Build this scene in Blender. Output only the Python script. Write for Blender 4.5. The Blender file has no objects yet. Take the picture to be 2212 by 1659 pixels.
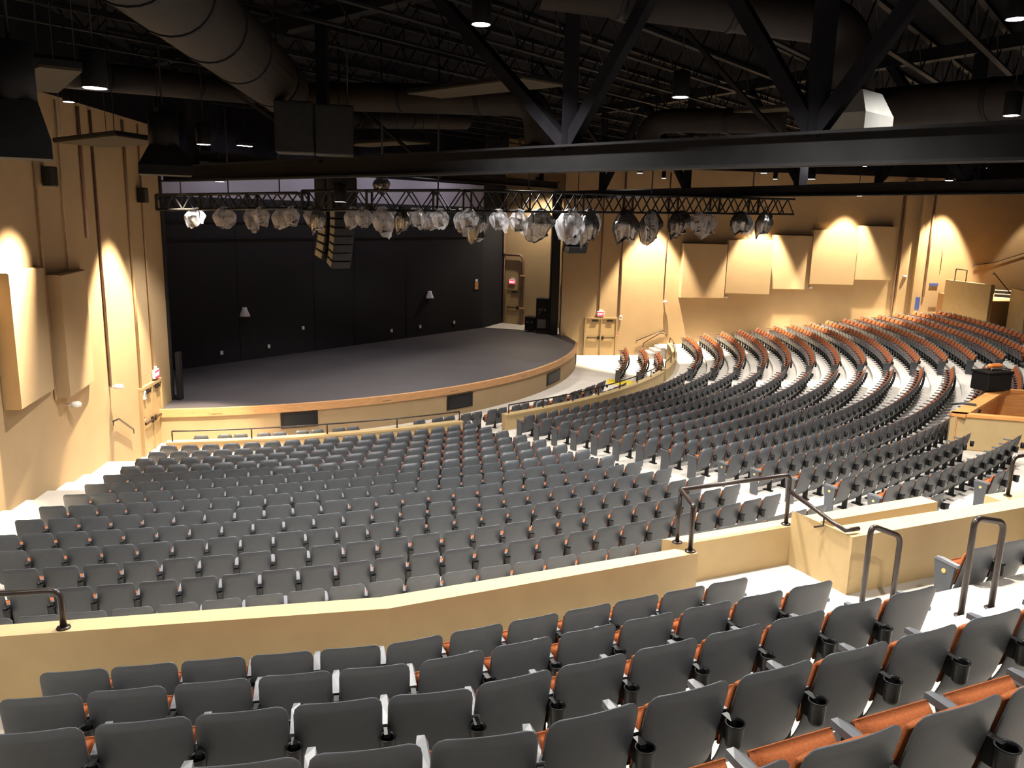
import bpy, math, random
from math import sin, cos, radians, pi, hypot, atan2, sqrt
from mathutils import Matrix, Vector
import numpy as np
random.seed(7)
S = bpy.context.scene
C = S.collection

# ---------------------------------------------------------------- camera, world, exposure
cam_d = bpy.data.cameras.new('camera'); cam = bpy.data.objects.new('camera', cam_d); C.objects.link(cam)
cam_d.sensor_width = 36; cam_d.lens = 1748.1 * 36 / 2212; cam_d.clip_start = .05; cam_d.clip_end = 300
pitch, roll = .2047, .025
_r = Vector((1, 0, 0)); _u = Vector((0, sin(pitch), cos(pitch))); _f = Vector((0, cos(pitch), -sin(pitch)))
r2 = _r * cos(roll) + _u * sin(roll); u2 = -_r * sin(roll) + _u * cos(roll)
M = Matrix((r2, u2, -_f)).transposed().to_4x4(); M.translation = (0, 0, 7.8)
cam.matrix_world = M
S.camera = cam
w = bpy.data.worlds.new('World'); S.world = w; w.use_nodes = True
w.node_tree.nodes['Background'].inputs[0].default_value = (.95, .93, 1, 1)
w.node_tree.nodes['Background'].inputs[1].default_value = .035
S.view_settings.view_transform = 'Standard'; S.view_settings.look = 'None'
S.view_settings.exposure = 0.0; S.view_settings.gamma = 1.0
S.view_settings.use_curve_mapping = False
S.cycles.max_bounces = 6; S.cycles.transparent_max_bounces = 12
S.cycles.sample_clamp_indirect = 4.0

HOUSE_E, WASH_E, STAGE_E = 2700, 21000, 170
HOUSE_COL, WASH_COL, STAGE_COL = (1, .945, .86), (1, .82, .57), (.86, .82, 1)

# ---------------------------------------------------------------- materials
def mat(name, col, rough=.6, metal=0, noise=.12, scale=6, bump=0, bscale=60, emit=None, es=0, spec=.5, detail=4, stretch=None):
    m = bpy.data.materials.new(name); m.use_nodes = True
    nt = m.node_tree; b = nt.nodes['Principled BSDF']
    b.inputs['Roughness'].default_value = rough; b.inputs['Metallic'].default_value = metal
    b.inputs['Specular IOR Level'].default_value = spec
    tc = nt.nodes.new('ShaderNodeTexCoord')
    mp = nt.nodes.new('ShaderNodeMapping'); nt.links.new(tc.outputs['Object'], mp.inputs[0])
    if stretch: mp.inputs['Scale'].default_value = stretch
    n = nt.nodes.new('ShaderNodeTexNoise'); n.inputs['Scale'].default_value = scale; n.inputs['Detail'].default_value = detail
    nt.links.new(mp.outputs[0], n.inputs['Vector'])
    cr = nt.nodes.new('ShaderNodeValToRGB')
    cr.color_ramp.elements[0].position = .3; cr.color_ramp.elements[1].position = .7
    cr.color_ramp.elements[0].color = [c * (1 - noise) for c in col] + [1]
    cr.color_ramp.elements[1].color = [min(1, c * (1 + noise)) for c in col] + [1]
    nt.links.new(n.outputs['Fac'], cr.inputs[0]); nt.links.new(cr.outputs[0], b.inputs['Base Color'])
    if bump:
        n2 = nt.nodes.new('ShaderNodeTexNoise'); n2.inputs['Scale'].default_value = bscale; n2.inputs['Detail'].default_value = 3
        nt.links.new(tc.outputs['Object'], n2.inputs['Vector'])
        bp = nt.nodes.new('ShaderNodeBump'); bp.inputs['Strength'].default_value = bump; bp.inputs['Distance'].default_value = .01
        nt.links.new(n2.outputs['Fac'], bp.inputs['Height']); nt.links.new(bp.outputs[0], b.inputs['Normal'])
    if emit:
        b.inputs['Emission Color'].default_value = (*emit, 1); b.inputs['Emission Strength'].default_value = es
    return m
m_tan = mat('tan_paint', (.335, .235, .128), .75, noise=.05, scale=1.2, bump=.1, bscale=30)
m_panel = mat('tan_panel', (.37, .265, .148), .8, noise=.03, scale=2)
m_cap = mat('cream_paint', (.45, .325, .16), .6, noise=.05, scale=3)
m_conc = mat('concrete', (.60, .56, .51), .55, noise=.10, scale=.8, bump=.08, bscale=20, detail=8)
m_stair = mat('stair_concrete', (.62, .58, .53), .6, noise=.06, scale=3)
m_plast = mat('grey_seat_plastic', (.064, .072, .084), .42, noise=.05, scale=12, bump=.12, bscale=220)
m_arm = mat('grey_arm_plastic', (.13, .137, .155), .4, noise=.05, scale=12)
m_fab = mat('orange_fabric', (.37, .115, .042), .95, noise=.18, scale=120, bump=.5, bscale=400, spec=.15)
m_blk = mat('black_steel', (.010, .010, .011), .5, spec=.25, noise=.2, scale=10)
m_rail = mat('dark_bronze_rail', (.035, .026, .024), .32, metal=.4, noise=.2, scale=8)
m_cup = mat('black_cup_plastic', (.010, .011, .012), .4, spec=.3, noise=.2, scale=8)
m_stagef = mat('stage_floor_black', (.062, .055, .062), .55, noise=.10, scale=.7, detail=8)
m_blkwall = mat('black_wall', (.026, .026, .029), .9, spec=.08, noise=.12, scale=.35, detail=6)
m_greyw = mat('grey_upper_wall', (.30, .29, .34), .8, noise=.08, scale=.5)
m_wood = mat('pine_wood', (.50, .27, .12), .5, noise=.16, scale=3, stretch=(1, 1, 14))
m_ply = mat('orange_plywood', (.66, .30, .085), .5, noise=.16, scale=2.2, stretch=(1, 1, 9))
m_ceil = mat('ceiling_black', (.008, .008, .010), .9, spec=.02, noise=.3, scale=1.5)
m_joist = mat('black_joist', (.008, .008, .009), .6, spec=.10, noise=.2, scale=3)
m_duct = mat('dark_duct', (.014, .012, .0115), .65, spec=.10, noise=.1, scale=2)
m_ductg = mat('grey_sheet_metal', (.16, .16, .155), .45, metal=.3, noise=.08, scale=3)
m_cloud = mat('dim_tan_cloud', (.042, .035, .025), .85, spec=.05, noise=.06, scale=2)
m_white = mat('white_plastic', (.8, .78, .74), .4, noise=.03)
m_door = mat('tan_door_paint', (.36, .255, .125), .55, noise=.04, scale=2)
m_frame = mat('tan_frame_paint', (.30, .215, .11), .5, noise=.04)
m_brown = mat('brown_pipe', (.17, .095, .06), .5, noise=.15, scale=8)
m_cond = mat('painted_conduit', (.38, .26, .14), .55, noise=.1, scale=5)
m_plate = mat('brass_plate', (.75, .60, .22), .35, metal=.6, noise=.05)
m_lens = mat('lamp_lens', (1, 1, 1), .4, noise=0, emit=(1, .94, .86), es=14)
m_exit = mat('exit_red', (.7, .02, .04), .4, noise=.02, emit=(1, .04, .07), es=1.6)
m_exitl = mat('exit_letter', (1, .8, .8), .4, noise=0, emit=(1, .72, .72), es=2.2)
m_exitb = mat('exit_case', (.8, .75, .72), .4, noise=.02)
m_cable = mat('black_cable', (.02, .018, .018), .5)
m_cableg = mat('grey_cable', (.42, .45, .50), .5)
m_alu = mat('grey_speaker_side', (.16, .15, .11), .5, metal=.2, noise=.1, scale=9)
m_yellow = mat('yellow_paint', (.75, .55, .03), .6)
m_blue = mat('blue_notice', (.03, .06, .25), .5)
m_orange = mat('orange_wire', (.75, .22, .05), .6)
m_blacktan = mat('brown_tan_paint', (.36, .20, .08), .75, noise=.05, scale=1)
m_purple = mat('violet_grey_paint', (.24, .22, .40), .8, noise=.25, scale=6)
def bagmat(name, col, tr, tl):
    m = bpy.data.materials.new(name); m.use_nodes = True; nt = m.node_tree; nt.nodes.clear()
    o = nt.nodes.new('ShaderNodeOutputMaterial')
    t = nt.nodes.new('ShaderNodeBsdfTransparent'); t.inputs[0].default_value = (.9, .9, .92, 1)
    d = nt.nodes.new('ShaderNodeBsdfTranslucent'); d.inputs[0].default_value = (*col, 1)
    d2 = nt.nodes.new('ShaderNodeBsdfDiffuse'); d2.inputs[0].default_value = (*col, 1)
    g = nt.nodes.new('ShaderNodeBsdfGlossy'); g.inputs['Roughness'].default_value = .22; g.inputs[0].default_value = (.9, .9, .92, 1)
    no = nt.nodes.new('ShaderNodeTexNoise'); no.inputs['Scale'].default_value = 3.5; no.inputs['Detail'].default_value = 3; no.inputs['Distortion'].default_value = .5
    tc = nt.nodes.new('ShaderNodeTexCoord'); nt.links.new(tc.outputs['Object'], no.inputs['Vector'])
    bp = nt.nodes.new('ShaderNodeBump'); bp.inputs['Strength'].default_value = .55; bp.inputs['Distance'].default_value = .05
    nt.links.new(no.outputs['Fac'], bp.inputs['Height'])
    for x in (d, d2, g): nt.links.new(bp.outputs[0], x.inputs['Normal'])
    a = nt.nodes.new('ShaderNodeMixShader'); a.inputs[0].default_value = tl; nt.links.new(d2.outputs[0], a.inputs[1]); nt.links.new(d.outputs[0], a.inputs[2])
    b = nt.nodes.new('ShaderNodeMixShader'); b.inputs[0].default_value = .25; nt.links.new(a.outputs[0], b.inputs[1]); nt.links.new(g.outputs[0], b.inputs[2])
    mp = nt.nodes.new('ShaderNodeMapRange'); mp.inputs[1].default_value = .35; mp.inputs[2].default_value = .65
    mp.inputs[3].default_value = max(0, tr - .12); mp.inputs[4].default_value = min(1, tr + .10); nt.links.new(no.outputs['Fac'], mp.inputs[0])
    c = nt.nodes.new('ShaderNodeMixShader'); nt.links.new(mp.outputs[0], c.inputs[0]); nt.links.new(b.outputs[0], c.inputs[1]); nt.links.new(t.outputs[0], c.inputs[2])
    nt.links.new(c.outputs[0], o.inputs[0]); return m
m_bagc = bagmat('clear_plastic_bag', (.85, .85, .9), .62, .55)
m_bagd = bagmat('smoky_plastic_bag', (.07, .065, .06), .16, .4)

# ---------------------------------------------------------------- mesh helpers
class MB:
    def __init__(s): s.v = []; s.f = []; s.sm = []; s.mi = []
    def add(s, vs, fs, smooth=False, mi=0):
        o = len(s.v); s.v += [tuple(v) for v in vs]; s.f += [tuple(i + o for i in f) for f in fs]
        s.sm += [smooth] * len(fs); s.mi += [mi] * len(fs); return s
    def box(s, c, d, rz=0, ax=None, mi=0, bev=0):
        hx, hy, hz = d[0] / 2, d[1] / 2, d[2] / 2
        if bev:
            b = min(bev, hx * .9, hy * .9, hz * .9); P = []; F = []
            idx = {}
            for sx in (-1, 1):
                for sy in (-1, 1):
                    for sz in (-1, 1):
                        for k in range(3):
                            p = [sx * (hx - b), sy * (hy - b), sz * (hz - b)]
                            p[k] = (sx, sy, sz)[k] * (hx, hy, hz)[k]
                            idx[(sx, sy, sz, k)] = len(P); P.append(p)
                        F.append(tuple(idx[(sx, sy, sz, k)] for k in ((0, 1, 2) if sx * sy * sz > 0 else (2, 1, 0))))
            for k in range(3):
                a, c2 = [(1, 2), (2, 0), (0, 1)][k]
                for sg in (-1, 1):
                    q = []
                    for sa, sc in ((-1, -1), (1, -1), (1, 1), (-1, 1)):
                        t = [0, 0, 0]; t[k] = sg; t[a] = sa; t[c2] = sc; q.append(idx[(*t, k)])
                    F.append(tuple(q if sg > 0 else q[::-1]))
                for sa in (-1, 1):
                    for sc in (-1, 1):
                        t0 = [0, 0, 0]; t1 = [0, 0, 0]; t0[k] = -1; t1[k] = 1
                        for t in (t0, t1): t[a] = sa; t[c2] = sc
                        q = [idx[(*t0, a)], idx[(*t1, a)], idx[(*t1, c2)], idx[(*t0, c2)]]
                        F.append(tuple(q if sa * sc < 0 else q[::-1]))
        else:
            P = [(x, y, z) for x in (-hx, hx) for y in (-hy, hy) for z in (-hz, hz)]
            F = [(0, 1, 3, 2), (4, 6, 7, 5), (0, 4, 5, 1), (2, 3, 7, 6), (0, 2, 6, 4), (1, 5, 7, 3)]
        R = Matrix.Rotation(rz, 3, 'Z') if ax is None else ax
        s.add([R @ Vector(p) + Vector(c) for p in P], F, mi=mi); return s
    def bar(s, a, b, w, h=None, mi=0):
        a, b = Vector(a), Vector(b); d = b - a; L = d.length; h = h or w
        z = d.normalized(); x = z.cross(Vector((0, 0, 1)))
        if x.length < 1e-4: x = Vector((1, 0, 0))
        x.normalize(); y = z.cross(x)
        return s.box((a + b) / 2, (w, h, L), ax=Matrix((x, y, z)).transposed(), mi=mi)
    def tube(s, pts, r, n=8, cap=True, mi=0, closed=False):
        pts = [Vector(p) for p in pts]; rs = r if isinstance(r, (list, tuple)) else [r] * len(pts)
        vs = []; fs = []; px = None
        for i, p in enumerate(pts):
            d = (pts[min(i + 1, len(pts) - 1)] - pts[max(i - 1, 0)]).normalized()
            x = px - d * px.dot(d) if px is not None else d.cross(Vector((0, 0, 1)))
            if x.length < 1e-3: x = d.cross(Vector((0, 1, 0)))
            x.normalize(); px = x; y = d.cross(x)
            vs += [p + (x * cos(2 * pi * k / n) + y * sin(2 * pi * k / n)) * rs[i] for k in range(n)]
        for i in range(len(pts) - 1):
            for k in range(n):
                fs.append((i * n + k, i * n + (k + 1) % n, (i + 1) * n + (k + 1) % n, (i + 1) * n + k))
        s.add(vs, fs, True, mi)
        if cap:
            o = len(s.v) - len(vs); s.f += [tuple(o + k for k in range(n))[::-1], tuple(o + (len(pts) - 1) * n + k for k in range(n))]
            s.sm += [False] * 2; s.mi += [mi] * 2
        return s
    def lathe(s, prof, c=(0, 0, 0), n=16, mi=0, smooth=True):
        vs = [(c[0] + r * cos(2 * pi * k / n), c[1] + r * sin(2 * pi * k / n), c[2] + z) for r, z in prof for k in range(n)]
        fs = [(i * n + k, i * n + (k + 1) % n, (i + 1) * n + (k + 1) % n, (i + 1) * n + k) for i in range(len(prof) - 1) for k in range(n)]
        return s.add(vs, fs, smooth, mi)
    def prism(s, poly, z0, z1, mi=0):
        n = len(poly); A = sum(poly[i][0] * poly[(i + 1) % n][1] - poly[(i + 1) % n][0] * poly[i][1] for i in range(n))
        if A < 0: poly = poly[::-1]
        vs = [(x, y, z0) for x, y in poly] + [(x, y, z1) for x, y in poly]
        fs = [tuple(range(n))[::-1], tuple(range(n, 2 * n))] + [(i, (i + 1) % n, n + (i + 1) % n, n + i) for i in range(n)]
        return s.add(vs, fs, mi=mi)
    def mesh(s, name, mats):
        me = bpy.data.meshes.new(name); me.from_pydata(s.v, [], s.f)
        me.polygons.foreach_set('use_smooth', s.sm); me.polygons.foreach_set('material_index', s.mi)
        for m in (mats if isinstance(mats, (list, tuple)) else [mats]): me.materials.append(m)
        me.update(); return me
    def obj(s, name, m, parent=None, loc=None, rz=0):
        o = bpy.data.objects.new(name, s.mesh(name, m)); C.objects.link(o)
        if parent: o.parent = parent
        if loc: o.location = loc
        if rz: o.rotation_euler.z = rz
        return o
def tag(o, label=None, cat=None, group=None, kind=None):
    if label: o['label'] = label
    if cat: o['category'] = cat
    if group: o['group'] = group
    if kind: o['kind'] = kind
    return o
def thing(name, label, cat, loc=(0, 0, 0), rz=0, group=None):
    o = bpy.data.objects.new(name, None); C.objects.link(o); o.empty_display_size = .1
    o.location = loc; o.rotation_euler = (0, 0, rz); return tag(o, label, cat, group)
def struct(name, mb, m): return tag(mb.obj(name, m), kind='structure')
def copy_tree(o, parent=None):
    c = o.copy(); C.objects.link(c)
    if parent: c.parent = parent
    for ch in o.children: copy_tree(ch, c)
    return c
ORD = ['zeroth', 'first', 'second', 'third', 'fourth', 'fifth', 'sixth', 'seventh', 'eighth', 'ninth', 'tenth', 'eleventh', 'twelfth', 'thirteenth',
       'fourteenth', 'fifteenth', 'sixteenth', 'seventeenth', 'eighteenth', 'nineteenth', 'twentieth', 'twenty-first', 'twenty-second', 'twenty-third',
       'twenty-fourth', 'twenty-fifth', 'twenty-sixth', 'twenty-seventh', 'twenty-eighth', 'twenty-ninth', 'thirtieth', 'thirty-first', 'thirty-second',
       'thirty-third', 'thirty-fourth', 'thirty-fifth', 'thirty-sixth', 'thirty-seventh', 'thirty-eighth', 'thirty-ninth', 'fortieth']

# ---------------------------------------------------------------- plan of the hall (metres, z = 0 on the pit floor)
CX, CY = -13.966, 44.596                       # centre of the seating arcs
SX, SY, SR = -15.17, 44.67, 18.69              # stage apron circle
PITCH = .515
def row_R(i): return 23.888 + (i - 1)
def row_top(i): return 1.454 + .1207 * (i - 1) + .00031 * (i - 1) ** 2
def row_floor(i): return row_top(i) - .80
def pol(R, a): return (CX + R * sin(radians(a)), CY - R * cos(radians(a)))
LW0, LWD = (-11.78, 25.6), (sin(radians(-5)), cos(radians(-5)))
RW0, RWD = (4.04, 46.32), (sin(radians(81.7)), cos(radians(81.7)))
BW0, BWD = (-14.126, 33.097), (sin(radians(38.4)), cos(radians(38.4)))
LN = (cos(radians(-5)), -sin(radians(-5)))     # left wall inward normal
RN = (cos(radians(81.7)), -sin(radians(81.7))) # right wall inward normal
def lw(t, off=0): return (LW0[0] + LWD[0] * t + LN[0] * off, LW0[1] + LWD[1] * t + LN[1] * off)
def rw(t, off=0): return (RW0[0] + RWD[0] * t + RN[0] * off, RW0[1] + RWD[1] * t + RN[1] * off)
def inside_l(p): return (p[0] - LW0[0]) * LN[0] + (p[1] - LW0[1]) * LN[1]
def inside_r(p): return (p[0] - RW0[0]) * RN[0] + (p[1] - RW0[1]) * RN[1]
def az_lim(R):
    lo = -60
    while lo < 40 and inside_l(pol(R, lo)) < -.05: lo += .1
    hi = 130
    while hi > 40 and inside_r(pol(R, hi)) < -.05: hi -= .1
    return lo, hi

# ---------------------------------------------------------------- setting
DECK = 12.4
# terraces of the main floor
mb = MB(); edges = [22.63]
prof = [(22.63, row_floor(1))]
for i in range(1, 16):
    prof.append((row_R(i) + .27, row_floor(i)))
    if i < 15: prof.append((row_R(i) + .27, row_floor(i + 1)))
prof.append((41.6, row_floor(15)))
N = 72; vs = []
for R, z in prof:
    a0, a1 = az_lim(R)
    for k in range(N + 1):
        x, y = pol(R, a0 + (a1 - a0) * k / N); vs.append((x, y, z))
fs = [(j * (N + 1) + k, j * (N + 1) + k + 1, (j + 1) * (N + 1) + k + 1, (j + 1) * (N + 1) + k)[::-1] for j in range(len(prof) - 1) for k in range(N)]
mb.add(vs, fs); struct('floor', mb, m_conc)
mb = MB(); pts = [pol(22.8, -12 + 118 * k / 60) for k in range(61)]
mb.prism([p for p in pts] + [(4.5, 48.5), (-14, 49), (-22, 40), (-16, 24)], -.12, 0); struct('floor_pit', mb, m_conc)
# floor behind on the right and under the upper block
mb = MB(); mb.prism([(20, 40), (24, 33), (40, 33), (40, 53), (24, 52)], 2.0, row_floor(15) - .004); struct('floor_cross_aisle', mb, m_conc)

# upper block: two straight runs of seats meeting at a shallow kink
KA = 18.63; A1, A2 = 12.26, 23.44
def up_R(i): return 40.92 + .975 * (i - 1)
def up_top(i): return 4.47 + .393 * (i - 1)
def up_floor(i): return up_top(i) - .80
def up_pt(i, s, off=0):
    k = radians(KA); R = up_R(i); a = radians(A1 if s < 0 else A2)
    return (CX + R * sin(k) + s * cos(a) + off * sin(a), CY - R * cos(k) + s * sin(a) - off * cos(a))
def up_line(off, s0=-7, s1=8.5):   # off measured back from row one
    k = radians(KA); R = up_R(1) + off; kx, ky = CX + R * sin(k), CY - R * cos(k)
    a, b = radians(A1), radians(A2)
    return [(kx + s0 * cos(a), ky + s0 * sin(a)), (kx, ky), (kx + s1 * cos(b), ky + s1 * sin(b))]
mb = MB()
pf = [(-1.30, up_floor(1))]
for i in range(1, 12):
    pf.append(((i - 1) * .975 + .28, up_floor(i)))
    if i < 11: pf.append(((i - 1) * .975 + .28, up_floor(i + 1)))
vs = [(x, y, z) for o, z in pf for x, y in up_line(o)]
fs = [(j * 3 + k, j * 3 + k + 1, j * 3 + k + 4, j * 3 + k + 3)[::-1] for j in range(len(pf) - 1) for k in range(2)]
mb.add(vs, fs)
mb.prism([(-.4, 7.0), (2.0, 8.15), (1.75, 8.9), (5.6, 10.5), (7.2, 10.6), (7, 8.5), (1, 6)], 3.45, 3.668)   # entry behind the front wall
struct('floor_upper', mb, m_conc)

def wallbox(mb, p, q, th, z0, z1, mi=0, side=1):
    """wall of thickness th, its visible face on p-q"""
    d = Vector((q[0] - p[0], q[1] - p[1])); n = Vector((-d.y, d.x)).normalized() * th * side
    mb.prism([p, q, (q[0] + n.x, q[1] + n.y), (p[0] + n.x, p[1] + n.y)], z0, z1, mi); return mb
struct('wall_left', wallbox(MB(), lw(-36), lw(2.15), .3, -.1, 10.4), m_tan)
struct('wall_left_upper', wallbox(MB(), lw(-36), lw(2.15), .3, 10.4, DECK), m_ceil)
mb = wallbox(MB(), rw(-1.35), rw(40), .3, -.1, 10.6)
struct('wall_right', mb, m_tan)
struct('wall_right_upper', wallbox(MB(), rw(-1.35), rw(40), .3, 10.6, DECK), m_ceil)
bw = lambda t, o=0: (BW0[0] + BWD[0] * t - BWD[1] * o, BW0[1] + BWD[1] * t + BWD[0] * o)
struct('wall_back', wallbox(MB(), bw(-9), bw(19.65), .3, 1.1, 8.25), m_blkwall)
struct('wall_back_upper', wallbox(MB(), bw(-9), bw(19.65), .3, 8.25, 9.5), m_greyw)
struct('wall_back_top', wallbox(MB(), bw(-9), bw(19.65), .3, 9.5, DECK), m_ceil)
struct('wall_stage_side', wallbox(MB(), (-1.93, 48.5), (-.71, 51.11), .25, 1.1, DECK), m_blkwall)
struct('wall_stage_rear', wallbox(MB(), (-.71, 51.11), (4.8, 48.4), .25, 1.1, DECK), m_tan)
# seams on the black wall: thin recessed battens
for k, t in enumerate((3.2, 7.3, 9.8, 13.4)):
    mb = MB(); x, y = bw(t, -.012); mb.box((x, y, 4.5), (.025, .02, 6.7), rz=radians(90 - 38.4)); struct('trim_%d' % (k + 1), mb, m_blkwall)
for k, (z, h) in enumerate(((6.55, .12), (7.25, .10))):
    mb = MB(); a, b = bw(.1, -.02), bw(19.4, -.02); mb.bar((*a, z), (*b, z), h, .03); struct('trim_%d' % (k + 5), mb, m_blkwall)
# black edge at the end of the left wall, and the pilasters on the far wall
mb = MB(); x, y = lw(2.2, -.1); mb.box((x, y, 6), (.35, .12, 10), rz=radians(5)); struct('trim_7', mb, m_blk)
for k, (t, wd) in enumerate(((19.35, .5), (20.25, .25))):
    mb = MB(); x, y = rw(t, .12); mb.box((x, y, 5.2), (wd, .24, 10.4), rz=radians(8.3)); struct('trim_%d' % (k + 8), mb, m_tan)
# ceiling deck
mb = MB(); mb.prism([(-18, -8), (40, -8), (44, 54), (6, 56), (-6, 56), (-24, 34)], DECK, DECK + .2); struct('ceiling', mb, m_ceil)

# low walls
def arc_wall(mb, R0, R1, a0, a1, z0, z1, n=40):
    A = [a0 + (a1 - a0) * k / n for k in range(n + 1)]
    P = [[(*pol(R, a), z) for a in A] for R, z in ((R0, z0), (R0, z1), (R1, z1), (R1, z0))]
    vs = [p for r in P for p in r]; m = n + 1
    fs = [(j * m + k, j * m + k + 1, ((j + 1) % 4) * m + k + 1, ((j + 1) % 4) * m + k) for j in range(4) for k in range(n)]
    fs += [(0, m, 2 * m, 3 * m), (n, 3 * m + n, 2 * m + n, m + n)]
    return mb.add(vs, fs)
for nm, a0, a1 in (('wall_pit_left', 10.4, 33.2), ('wall_pit_centre', 37.5, 66.3), ('wall_pit_right', 67.4, 88.5)):
    mb = arc_wall(MB(), 22.43, 22.64, a0, a1, 0, 1.14); arc_wall(mb, 22.40, 22.67, a0, a1, 1.14, 1.20)
    struct(nm, mb, m_cap)
def polywall(near, far, z0, z1):
    return MB().prism(near + far[::-1], z0, z1)
struct('wall_front_parapet', polywall([(-4.9, 5.80), (-1.04, 6.61), (2.01, 8.0)], [(-5.0, 5.98), (-1.15, 6.82), (1.78, 8.09)], 2.1, 4.37), m_cap)
mb = polywall([(2.13, 8.78), (5.79, 10.41)], [(1.79, 8.86), (5.68, 10.63)], 2.1, 4.16)
struct('wall_inner_parapet', mb, m_cap)
mb = polywall([(3.86, 8.55), (6.9, 9.87), (9.5, 11.0)], [(3.45, 9.36), (3.75, 8.85), (6.8, 10.1), (9.4, 11.2)], 2.1, 4.37)
struct('wall_right_parapet', mb, m_cap)
mb = polywall([(6.72, 10.50), (9.8, 11.85)], [(6.62, 10.75), (9.7, 12.1)], 2.1, 4.16); struct('wall_end_parapet', mb, m_cap)
mb = MB(); mb.bar((2.3, 8.98, 3.70), (3.45, 9.49, 3.70), .16, .06); struct('baseboard_entry', mb, m_cap)
# far upper block on the right
struct('wall_far_parapet', wallbox(MB(), (25.15, 47.6), (25.74, 44.0), .22, 2.3, 4.78), m_cap)
struct('wall_far_panel', wallbox(MB(), (26.55, 43.5), (26.0, 41.2), .22, 2.3, 4.68), m_cap)
mb = MB(); mb.prism([(25.5, 48.9), (26.0, 44.2), (40, 44), (40, 51)], 2.3, 3.9); struct('floor_far_upper', mb, m_blacktan)

# ---------------------------------------------------------------- stage
st = thing('stage_platform', 'black thrust stage with a pine edge and a tan curved front', 'stage')
def apron(R, a0=3, a1=96, n=80): return [(SX + R * sin(radians(a0 + (a1 - a0) * k / n)), SY - R * cos(radians(a0 + (a1 - a0) * k / n))) for k in range(n + 1)]
mb = MB(); mb.prism(apron(18.62, 6, 87.5) + [(2.94, 46.6), (2.0, 46.9), (.31, 48.09), (-1.75, 48.7), (-14.3, 32.9), (-14.6, 27)], 1.0, 1.15); mb.obj('deck', m_stagef, st)
mb = MB(); mb.prism([(2.94, 46.62), (2.0, 46.92), (.31, 48.1), (-1.75, 48.72), (-.71, 51.3), (4.6, 48.4), (4.3, 46.5)], 1.0, 1.145); mb.obj('wing_floor', m_conc, st)
def apron_band(R0, R1, z0, z1, a0, a1, n=70):
    mb = MB(); o = [apron(R, a0, a1, n) for R in (R0, R1)]; m = n + 1
    vs = [(*p, z) for r, z in ((1, z0), (1, z1), (0, z1), (0, z0)) for p in o[r]]
    fs = [(j * m + k, j * m + k + 1, ((j + 1) % 4) * m + k + 1, ((j + 1) % 4) * m + k)[::-1] for j in range(4) for k in range(n)]
    fs += [(0, m, 2 * m, 3 * m), (n, n + 3 * m, n + 2 * m, n + m)]
    return mb.add(vs, fs)
apron_band(18.58, 18.72, .90, 1.165, 9.5, 86.5).obj('edge_board', m_wood, st)
apron_band(18.45, 18.66, 0, .90, 9.5, 89).obj('fascia', m_tan, st)
mb = MB()
for k in range(26):
    a = radians(11 + 72 * random.random()); z = .96 + .15 * random.random(); x, y = SX + 18.722 * sin(a), SY - 18.722 * cos(a)
    mb.box((x, y, z), (.03 if k % 5 else .35, .004, .022), rz=a)
mb.obj('board_knots', m_brown, st)
for a0, a1, z0, z1 in ((22.4, 26.35, .30, .86), (42.6, 46.7, .25, .82), (63.9, 69.2, .18, .74), (81.5, 84, .2, .8)):
    v = apron_band(18.60, 18.69, z0, z1, a0, a1, 8).obj('vent_opening', m_blk, st)
    apron_band(18.60, 18.70, z0 + .06, z1 - .08, a0 + .35, a1 - .45, 8).obj('vent_screen', m_cup, v)
tag(MB().box((2.28, 46.5, 5.2), (.5, .45, 8.1), rz=radians(8), bev=.05).obj('stage_leg_curtain', m_blk), 'tall narrow black curtain hanging at the far side of the stage', 'curtain')
tag(MB().box((-11.72, 27.9, 2.0), (.14, .3, 1.7), bev=.02).obj('stage_flat', m_blk), 'low black flat standing at the near end of the stage', 'stage flat')
# ropes beside the leg curtain
for k, (x, y, n) in enumerate(((2.72, 46.75, 'loose cables bundled beside the black stage curtain, thicker one'), (2.9, 46.85, 'thin cable hanging between black stage curtain and tan wall'))):
    mb = MB(); mb.tube([(x + .05 * sin(z * 3 + k), y + .04 * cos(z * 2), z) for z in [1.16 + .22 * j for j in range(35 - 14 * k)]], .035 if k == 0 else .022, 6)
    tag(mb.obj('hanging_cable', m_brown if k else m_cond), n, 'cable', 'cables beside the stage curtain')
mb = MB()
for k in range(7):
    mb.tube([(2.78 + .05 * k + .04 * sin(j * 2 + k), 46.72, 1.16 + .12 * j) for j in range(9)], .02, 5)
tag(mb.obj('cable_coil', m_cable), 'tangled coil of cables on the stage floor behind the curtain', 'cable coil')
def case(name, label, c, d, rz):
    t = thing(name, label, 'equipment case', (c[0], c[1], 1.145), rz)
    MB().box((0, 0, d[2] / 2 + .08), d, bev=.02).obj('case_body', m_blk, t)
    mb = MB()
    for sx in (-1, 1):
        for sz in (.1, d[2] + .05): mb.box((sx * d[0] / 2, -d[1] / 2, sz), (.06, .06, .06))
    mb.obj('corner_fittings', m_ductg, t)
    for sx in (-.22, .22): MB().box((sx * d[0], -d[1] / 2 - .01, d[2] * .7), (.14, .02, .09)).obj('latch', m_ductg, t)
    for sx in (-1, 1):
        for sy in (-1, 1): MB().tube([(sx * d[0] * .38 - .02, sy * d[1] * .38, .045), (sx * d[0] * .38 + .02, sy * d[1] * .38, .045)], .045, 10).obj('caster', m_cup, t)
    return t
case('road_case', 'low black road case on casters beside the taller rack', (1.05, 47.55), (.62, .6, .82), radians(-20))
t = case('equipment_rack', 'tall black equipment rack standing behind the black stage curtain', (1.72, 47.2), (.74, .6, 1.95), radians(-15))
MB().box((0, -.32, .55), (.5, .03, .5)).obj('grey_panel', m_ductg, t)
MB().bar((-.2, -.32, 1.1), (.05, -.32, 1.5), .04).obj('bracket', m_ductg, t)
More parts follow.
